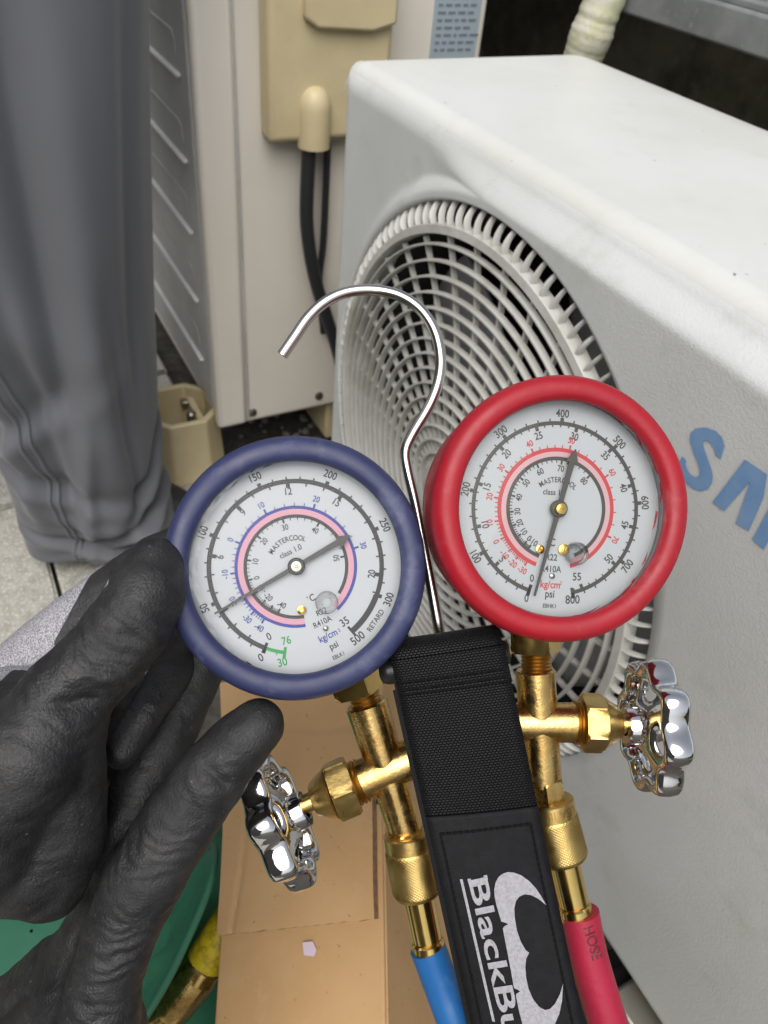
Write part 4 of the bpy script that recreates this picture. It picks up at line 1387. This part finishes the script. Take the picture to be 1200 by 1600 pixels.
stitch_line(s_patch + 0.0058, -.41, s_patch + 0.0052, .40, 15, 0.0012)
stitch_line(s_patch + 0.0058, -.41, S_END, -.41, 52, 0.0012)
stitch_line(s_patch + 0.0052, .40, S_END, .40, 52, 0.0012)
tag(stt.build('stitching', M_stitch, sp_, angle=60), kind='stuff')
# printed logo: traced outline laid on the patch
def z7(x, y): return (570 + x / 2.5806, 980 + y / 2.5806)
horn = [(733, 1122), (712, 1085), (690, 1052), (662, 1022), (630, 998), (600, 986), (575, 983), (553, 990), (536, 1004), (525, 1026), (520, 1055), (522, 1085), (530, 1120), (541, 1158), (550, 1186), (566, 1190), (577, 1196), (562, 1205), (556, 1214), (565, 1260), (578, 1325), (592, 1395), (604, 1462), (618, 1466), (628, 1474), (614, 1484), (612, 1492), (626, 1560), (640, 1612), (668, 1652), (705, 1662), (742, 1640), (768, 1602), (785, 1560), (796, 1505), (800, 1438),
        (787, 1480), (768, 1518), (748, 1540), (728, 1546), (704, 1533), (680, 1503), (662, 1462), (652, 1418), (648, 1372), (651, 1338), (663, 1312), (649, 1302), (630, 1270), (613, 1222), (604, 1170), (602, 1130), (608, 1102), (622, 1084), (645, 1075), (670, 1079), (700, 1095)]
lgm = MB()
def lay(pts_px, fs, off=0.0016):
    vs = []
    for p in pts_px:
        s, v = strap_hit(p[0], p[1], off)
        vs.append(strap_pt(s, v, off))
    lgm.add(vs, fs)
lay([z7(*p) for p in horn], [tuple(range(len(horn)))])
lgm.build('horn_emblem', M_logo, patch, angle=None, tri=True)
lgm = MB()
ul = [z7(382, 1014), z7(393, 1014), z7(532, 1612), z7(521, 1612)]
NB = 24
lay([(ul[0][0] + (ul[3][0] - ul[0][0]) * i / NB, ul[0][1] + (ul[3][1] - ul[0][1]) * i / NB) for i in range(NB + 1)] + [(ul[1][0] + (ul[2][0] - ul[1][0]) * i / NB, ul[1][1] + (ul[2][1] - ul[1][1]) * i / NB) for i in range(NB + 1)],
    [(i, i + 1, NB + 2 + i, NB + 1 + i) for i in range(NB)])
# lettering, reading down the strap, with slab feet added to each stem
def word(s, px0, py0, px1, py1, cap):
    """baseline from (px0, py0) to (px1, py1); letter tops towards the right"""
    d_ = Vector((px1 - px0, py1 - py0)); L_ = d_.length; d_.normalize()
    up = Vector((d_.y, -d_.x))
    vs, fs, w, hh = glyphs(s, 0.018)
    kx = L_ / w
    ky = cap / 0.72
    miny = min(b for a, b in vs)
    out = []
    for a, b in vs:
        xx = (a + w / 2) * kx; yy = (b - miny) * ky
        out.append((px0 + d_.x * xx + up.x * yy, py0 + d_.y * xx + up.y * yy))
    lay(out, fs)
b0 = z7(414, 1020); b1 = z7(590, 1760)
word('BlackBull', b0[0], b0[1], b1[0], b1[1], 30)
def slab(t, along, h0, h1):
    d_ = Vector((b1[0] - b0[0], b1[1] - b0[1])); L_ = d_.length; d_.normalize()
    up = Vector((d_.y, -d_.x))
    o = Vector(b0) + d_ * t
    q = [o + up * h0, o + d_ * along + up * h0, o + d_ * along + up * h1, o + up * h1]
    lay([tuple(p) for p in q], [(0, 1, 2, 3)])
slab(-3, 8, 0, 5); slab(-3, 8, 25.5, 31)
lgm.build('lettering', M_logo, patch, angle=None)
# black bar that carries the strap
pa, pb = P(592, 1050, .2735), P(797, 1018, .2755)
bar = thing('strap_bar', 'short black bar with rounded ends through the top of the strap', 'bar', pa)
q = MB()
L_ = (pb - pa).length
q.lathe([(0.002, 0), (0.0040, 0.0008), (0.0048, 0.003), (0.0048, L_ - 0.003), (0.0040, L_ - 0.0008), (0.002, L_)], 24, axis_frame(pa, pb))
q.build('rod', M_pin, bar, angle=50)
q = MB()
q.tube(spline([P(716, 1018, .281), P(722, 1003, .280), P(735, 998, .280), P(768, 996, .280), P(776, 1006, .281)], 6), 0.0012, 10)
q.build('wire_keeper', M_hook, bar, angle=50)

# ================================================================== CARDBOARD BOX
e1 = (D * 0.94 - F * 0.47 + R * 0.02).normalized()                   # down the top panel, towards the viewer
phi = math.radians(26)
e2 = (R * math.cos(phi) - F * math.sin(phi))
e2 = (e2 - e1 * e2.dot(e1)).normalized()
en = e2.cross(e1).normalized()
if en.dot(F) > 0: en = -en                                            # outward normal of the top panel
KC = P(598, 1432, 0.405)                                              # on the right-hand edge of the top panel
BXM = frame(KC, e2, e1, en)                                           # local x right, y down the panel, z outwards
bx = thing('cardboard_box', 'brown corrugated cardboard box with a loose flap under the gauges', 'box', KC)
W_ = 0.099
T_ = 0.003
y0, y1, H_ = -0.135, 0.15, 0.13
# panels
MB().box((-W_ / 2, (y0 + y1) / 2 + .04, -T_ / 2 - .0005), (W_, y1 - y0 - .08, T_)).build('top_panel', M_card, bx, BXM, bevel=0.0012)
MB().box((-T_ / 2 + 0.0005, (y0 + y1) / 2, -H_ / 2 - T_), (T_, y1 - y0, H_)).build('side_panel', M_card, bx, BXM, bevel=0.001)
MB().box((-W_ + T_ / 2, (y0 + y1) / 2, -H_ / 2 - T_), (T_, y1 - y0, H_)).build('side_panel', M_card, bx, BXM, bevel=0.001)
MB().box((-W_ / 2, y1 - T_ / 2, -H_ / 2 - T_), (W_ - 2 * T_, T_, H_)).build('end_panel', M_card, bx, BXM, bevel=0.001)
MB().box((-W_ / 2, y0 + T_ / 2, -H_ / 2 - T_), (W_ - 2 * T_, T_, H_)).build('end_panel', M_card, bx, BXM, bevel=0.001)
MB().box((-W_ / 2, (y0 + y1) / 2, -H_ - T_ * 1.6), (W_, y1 - y0, T_)).build('bottom_panel', M_card, bx, BXM, bevel=0.001)
# upper flap lying over the top panel; gently warped sheet with visible edge
fl = MB()
def flap_z(x, y): return 0.0056 + 0.0016 * math.sin(x * 38 + 1) + 0.0010 * math.sin(y * 30) + 0.0008 * noise.noise(Vector((x * 40, y * 40, 0)))
nx_, ny_ = 60, 70
def flap_pt(i, j, top):
    u, v = i / (nx_ - 1), j / (ny_ - 1)
    x = -W_ + 0.0015 + (W_ - 0.004) * u
    y = y0 + 0.002 + (-y0 + 0.006 - 0.007 * u + 0.0007 * noise.noise(Vector((u * 14, 0, 3)))) * v
    crease = -0.0012 * math.exp(-((y + 0.100 + 0.003 * math.sin(x * 60)) / 0.0016) ** 2)
    crease -= 0.0010 * math.exp(-((x + W_ - 0.014 + 0.1 * (y + 0.02)) / 0.0012) ** 2) * sstep(-0.06, -0.02, y)
    z = flap_z(x, y) + crease + 0.0018 * math.exp(-((y - 0.004) / 0.012) ** 2) * math.sin(u * 5)
    x -= 0.010 * (1 - v) ** 2 * (1 - u)
    return (x, y, z if top else z - 0.0055)
vs = [flap_pt(i, j, 1) for j in range(ny_) for i in range(nx_)]
fs = [(j * nx_ + i, j * nx_ + i + 1, (j + 1) * nx_ + i + 1, (j + 1) * nx_ + i) for j in range(ny_ - 1) for i in range(nx_ - 1)]
fl.add(vs, fs)
flap = fl.build('top_flap', M_card, bx, BXM, angle=50)
ed = MB()
lo, hi = [], []
per = [(i, ny_ - 1) for i in range(nx_)] + [(nx_ - 1, j) for j in range(ny_ - 2, -1, -1)]
per = [(0, j) for j in range(ny_ - 1)] + per
for i, j in per:
    hi.append(flap_pt(i, j, 1)); lo.append(flap_pt(i, j, 0))
n_ = len(per)
ed.add(hi + lo, [(i, i + 1, n_ + i + 1, n_ + i) for i in range(n_ - 1)])
ed.build('corrugated_edge', M_cardedge, flap, BXM, angle=50)
# scraps of lilac paper stuck on the box
sc_ = MB(); sc_.prism([(-0.004, -0.003), (0.002, -0.0035), (0.0045, 0.0005), (0.003, 0.0035), (-0.003, 0.003)], 0.0, 0.0005, BXM @ Matrix.Translation((-0.042, 0.0145, 0.0006)))
sc_.build('paper_scrap', M_scrap, bx)
sc_ = MB(); sc_.prism([(-0.004, -0.002), (0.000, -0.0045), (0.005, 0.001), (0.008, 0.004), (-0.003, 0.004)], 0.0, 0.0005, BXM @ Matrix.Translation((-0.046, 0.060, 0.0006)))
sc_.build('paper_scrap', M_scrap, bx)

# ================================================================== GREEN REFRIGERANT CYLINDER AND YELLOW HOSE
CX, CY, CR = -0.25, -0.07, 0.150
cy = thing('gas_cylinder', 'green painted refrigerant cylinder with curved handle collar behind the gloves', 'gas cylinder', (CX, CY, 0))
MB().lathe([(0.001, 0.010), (0.075, 0.006), (0.125, 0.02), (CR, 0.06), (CR, 0.225), (0.145, 0.255), (0.128, 0.285), (0.100, 0.305), (0.065, 0.318), (0.022, 0.324), (0.001, 0.325)], 72, Matrix.Translation((CX, CY, 0)), close=False).build('body', M_green, cy, angle=60)
MB().ring([(0.090, 0.0), (0.094, 0.0), (0.098, 0.03), (0.094, 0.03)], 48, Matrix.Translation((CX, CY, 0))).build('foot_ring', M_green, cy)
def collar(a0, a1, hgt):
    c = MB()
    def fn(u, v):
        uu = u * 2 - 1
        lobe = 1 - abs(uu) ** 4 * 0.45
        am, ah = (a0 + a1) / 2, (a1 - a0) / 2
        a = math.radians(am + ah * uu * (0.62 + 0.38 * math.sin(math.pi / 2 * min(1, v * 1.15))))
        r = 0.078 + 0.036 * v ** 1.2 + 0.0018 * math.sin(u * 9) - 0.006 * math.exp(-((uu - 0.1) / 0.12) ** 2) * math.exp(-((v - 0.45) / 0.3) ** 2)
        return (CX + r * math.cos(a), CY + r * math.sin(a), 0.305 + hgt * v * lobe)
    c.grid(fn, 64, 18)
    o = c.build('collar', M_green, cy, angle=60)
    s_ = o.modifiers.new('sheet', 'SOLIDIFY'); s_.thickness = 0.0022
    e = MB()
    e.tube([Vector(fn(i / 63, 1.0)) for i in range(64)], 0.0019, 8)
    e.build('rolled_edge', M_green, o, angle=60)
collar(4, 84, 0.100)
collar(150, 264, 0.105)
MB().lathe([(0.012, 0.318), (0.012, 0.334), (0.009, 0.336), (0.009, 0.342)], 24, Matrix.Translation((CX, CY - 0.05, -0.008))).build('valve', M_green, cy, angle=35)
yh = thing('yellow_hose', 'yellow charging hose with a brass end fitting beside the cardboard box', 'hose', P(300, 1540, .43), 'charging hoses')
q = MB()
YD = .456
q.tube(spline([P(312, 1516, YD), P(332, 1484, YD), P(352, 1452, YD + .002), P(372, 1425, YD + .015), P(392, 1405, YD + .05), P(398, 1420, YD + .12), P(395, 1480, YD + .20)], 8), 0.0114, 20)
q.build('hose_line', M_yelhose, yh, angle=60)
q = MB()
nut(q, P(264, 1578, YD), P(316, 1512, YD), 0.0127, 0.2, 8)
q.build('sleeve', M_brass, yh, angle=30)
q = MB(); seg(q, P(308, 1522, YD), P(322, 1502, YD), 0.0124, 0.0118); q.build('crimp_ring', M_brass, yh, angle=30)
q = MB(); q.tube(spline([P(268, 1572, YD), P(252, 1586, YD), P(232, 1598, YD), P(200, 1608, YD), P(160, 1630, YD)], 6), 0.0058, 16); q.build('bent_tube', M_brass, yh, angle=60)

# ================================================================== GLOVED HANDS
def round_cone(mb, p0, r0, p1, r1, n=20):
    p0, p1 = Vector(p0), Vector(p1)
    L_ = max(1e-5, (p1 - p0).length)
    prof = []
    for i in range(7):
        a = math.pi / 2 * i / 6
        prof.append((max(1e-5, r0 * math.sin(a)), -r0 * math.cos(a)))
    for i in range(1, 7):
        a = math.pi / 2 * i / 6
        prof.append((max(1e-5, r1 * math.cos(a)), L_ + r1 * math.sin(a)))
    mb.lathe(prof, n, axis_frame(p0, p1, Vector((0.3, 0.2, 0.9))))

def make_glove(name, label, chains, creases, knit_fn, joints=(), voxel=0.0010, smooth=22):
    mb = MB()
    for ch in chains:
        pts = [(P(x, y, d), r * d / FPX) for x, y, d, r in ch]
        for (a, ra_), (b, rb_) in zip(pts, pts[1:]):
            round_cone(mb, a, ra_, b, rb_)
    me = bpy.data.meshes.new(name)
    me.from_pydata(mb.v, [], mb.f)
    bm = bmesh.new(); bm.from_mesh(me)
    bmesh.ops.recalc_face_normals(bm, faces=bm.faces)
    bm.to_mesh(me); bm.free()
    tmp = bpy.data.objects.new('tmp', me)
    col.objects.link(tmp)
    rm = tmp.modifiers.new('r', 'REMESH'); rm.mode = 'VOXEL'; rm.voxel_size = voxel
    sm = tmp.modifiers.new('s', 'SMOOTH'); sm.iterations = smooth; sm.factor = 0.5
    dg = bpy.context.evaluated_depsgraph_get()
    out = bpy.data.meshes.new_from_object(tmp.evaluated_get(dg))
    bpy.data.objects.remove(tmp)
    n = len(out.vertices)
    co = np.empty(n * 3); out.vertices.foreach_get('co', co); co = co.reshape(-1, 3)
    no = np.empty(n * 3); out.vertex_normals.foreach_get('vector', no); no = no.reshape(-1, 3)
    disp = np.zeros(n)
    for (a, b, w, dep) in creases:
        a, b = np.array(a), np.array(b)
        ab = b - a
        t = np.clip(((co - a) @ ab) / (ab @ ab), 0, 1)
        dist = np.linalg.norm(co - (a + t[:, None] * ab), axis=1)
        disp -= dep * np.exp(-(dist / w) ** 2) * (0.35 + 0.65 * np.sin(np.pi * np.clip(t, 0.03, 0.97)))
    for (jx, jy, jd, ux, uy, rho, amp, freq) in joints:
        # crumpled folds running across the finger at a joint
        J = np.array(P(jx, jy, jd))
        ax_ = np.array(R) * ux + np.array(D) * uy
        ax_ /= np.linalg.norm(ax_)
        rel_ = co - J
        fall = np.exp(-(np.linalg.norm(rel_, axis=1) / rho) ** 2)
        idx = np.where(fall > 0.02)[0]
        for i_ in idx:
            c_ = Vector(co[i_])
            ph = float(rel_[i_] @ ax_) * freq * 1.25 + 1.6 * noise.noise(c_ * 60) + 0.6 * noise.noise(c_ * 170)
            rdg = 1 - abs((ph % 1) * 2 - 1)
            disp[i_] += 0.45 * amp * fall[i_] * (rdg ** 0.7 - 0.6) * (0.5 + 0.5 * noise.noise(c_ * 95 + Vector((5, 1, 2))) + 0.3)
    nz = np.array([noise.fractal(Vector(c) * 75, 1.0, 2.0, 3) for c in co])
    nz2 = np.array([noise.noise(Vector(c) * 260) for c in co])
    disp += nz * 0.00045 + nz2 * 0.00016
    co2 = co + no * disp[:, None]
    out.vertices.foreach_set('co', co2.ravel())
    # which part of the shell is bare knit
    rel = co - np.array(CAM)
    zz = rel @ np.array(F)
    px = 600 + FPX * (rel @ np.array(R)) / zz
    py = 800 + FPX * (rel @ np.array(D)) / zz
    kn = np.array([knit_fn(a, b, c) for a, b, c in zip(px, py, zz)])
    at = out.attributes.new('knit', 'FLOAT', 'POINT')
    at.data.foreach_set('value', kn)
    out.materials.append(M_glove)
    out.shade_smooth()
    o = bpy.data.objects.new(name, out)
    link(o)
    return o

def seg_dist(px, py, x0, y0, x1, y1):
    """signed distance above the line through two pixels (positive above-left)"""
    dx, dy = x1 - x0, y1 - y0
    L_ = math.hypot(dx, dy)
    return ((px - x0) * dy - (py - y0) * dx) / L_

def cr3(x0, y0, d0, x1, y1, d1, w, dep): return (P(x0, y0, d0), P(x1, y1, d1), w, dep)

# left hand: thumb pressed on the blue boot, forefinger behind it, the others curled round
left = [
    [(240, 888, .2530, 49), (228, 928, .248, 61), (205, 975, .245, 66), (165, 1025, .243, 66), (105, 1085, .240, 72), (45, 1180, .236, 92), (-50, 1290, .238, 125), (-180, 1390, .25, 135), (-420, 1490, .29, 140), (-760, 1590, .36, 150)],
    [(105, 1085, .240, 68), (95, 1190, .244, 70), (90, 1300, .248, 75), (75, 1375, .252, 62)],
    [(95, 1190, .244, 60), (40, 1330, .25, 95), (-60, 1330, .25, 100)],
    [(45, 1180, .236, 92), (20, 1130, .275, 90), (-60, 1180, .29, 110), (-180, 1330, .28, 130)],
    [(-30, 1135, .300, 80), (75, 1030, .303, 66), (165, 948, .305, 58), (250, 888, .306, 54), (330, 845, .307, 46), (395, 815, .306, 38)],
    [(-30, 1130, .305, 70), (60, 1060, .318, 56), (190, 985, .326, 48), (300, 1000, .316, 42), (262, 1062, .288, 33), (230, 1110, .276, 30), (190, 1176, .268, 28)],
    [(-20, 1180, .305, 64), (80, 1100, .325, 50), (190, 1080, .335, 44), (215, 1130, .318, 38), (150, 1200, .290, 32), (120, 1250, .280, 30)],
    [(-20, 1240, .300, 60), (60, 1190, .320, 46), (140, 1190, .326, 40), (160, 1230, .310, 34), (110, 1300, .285, 28)],
]
lc = [cr3(150, 985, .232, 235, 1010, .234, .0035, .0016), cr3(125, 1010, .230, 215, 1045, .233, .003, .0012), cr3(165, 955, .234, 270, 985, .240, .003, .0009),
      cr3(60, 1110, .220, 175, 1090, .235, .004, .0030), cr3(20, 1140, .215, 110, 1120, .222, .003, .0016), cr3(0, 1075, .22, 90, 1060, .222, .004, .0012),
      cr3(60, 1330, .225, 130, 1280, .235, .006, .0012), cr3(0, 1300, .222, 90, 1400, .235, .004, .0008)]
def knit_left(x, y, d):
    if x < -90: return 1.0
    if d > 0.272 and y < 1110:
        # outer side of forefinger and back of hand
        s = seg_dist(x, y, 0, 1012, 275, 786)
        e = -2 - max(0, 140 - x) * 0.8 if x > 80 else -90
        if x < 84: return 1.0
        return min(1, max(0, (s - e) / 8 + 0.5)) if x < 300 else 0.0
    if d <= 0.272:
        s = seg_dist(x, y, 0, 1082, 150, 948)
        if x < 170: return min(1, max(0, (s - 14) / 6 + 0.5))
    if x < 24 and y > 1400: return 1.0
    return 0.0
jl = [(185, 1005, .235, .62, -.78, .014, .0026, 170), (110, 1090, .232, .6, -.8, .016, .0018, 150), (60, 1250, .225, .3, -1, .022, .0012, 110), (235, 920, .245, .2, -1, .010, .0007, 260), (225, 1120, .27, .5, -.85, .008, .0008, 260), (100, 1390, .24, .4, -1, .016, .0012, 160)]
gl = make_glove('gloved_hand', 'a', left, lc, knit_left, jl)
tag(gl, 'left hand in grey knit glove with black palm, thumb pressed on the blue gauge', 'hand')

# right hand coming up from below: thumb by the chrome wheel, forefinger behind the blue gauge
right = [
    [(404, 1132, .262, 42), (375, 1160, .261, 50), (335, 1207, .260, 57), (285, 1275, .259, 60), (228, 1365, .258, 66), (190, 1450, .258, 58), (165, 1530, .258, 58), (150, 1620, .258, 72), (140, 1760, .262, 100)],
    [(345, 985, .305, 36), (310, 1050, .302, 39), (270, 1130, .294, 45), (222, 1230, .284, 50), (200, 1300, .277, 50), (188, 1380, .272, 46), (150, 1470, .272, 60), (120, 1580, .272, 80)],
    [(150, 1470, .272, 52), (95, 1525, .280, 62), (30, 1585, .285, 66), (-50, 1640, .290, 60)],
    [(130, 1560, .268, 70), (60, 1625, .272, 66), (-30, 1690, .276, 60)],
    [(140, 1660, .262, 80), (60, 1700, .264, 70), (-30, 1770, .27, 62)],
    [(150, 1620, .262, 80), (110, 1760, .270, 110), (60, 1950, .285, 115), (20, 2350, .30, 125)],
]
rc = [cr3(205, 1340, .250, 300, 1190, .262, .0030, .0022), cr3(300, 1180, .248, 378, 1250, .250, .0018, .0014), cr3(180, 1440, .245, 215, 1480, .246, .004, .0010), cr3(270, 1225, .247, 330, 1295, .248, .0022, .0007),
      cr3(205, 1130, .285, 300, 1160, .288, .003, .0009), cr3(170, 1300, .265, 230, 1260, .27, .003, .0010), cr3(130, 1500, .255, 160, 1600, .25, .005, .0016)]
jr = [(330, 1215, .250, .6, -.8, .010, .0014, 200), (230, 1350, .248, .5, -.86, .016, .0018, 150), (190, 1470, .248, .1, -1, .014, .0022, 170), (215, 1250, .275, .45, -.9, .014, .0016, 180), (160, 1560, .25, .1, -1, .016, .0016, 150), (290, 1110, .29, .5, -.86, .012, .0010, 220), (80, 1540, .272, .8, -.6, .015, .0018, 150), (395, 1140, .256, .7, -.7, .010, .0005, 260)]
gr2 = make_glove('gloved_hand', 'b', right, rc, lambda x, y, d: 0.0, jr)
tag(gr2, 'black gloved hand reaching up from below with its thumb beside a chrome handwheel', 'hand')
for o in (gl, gr2):
    o['group'] = 'gloved hands'
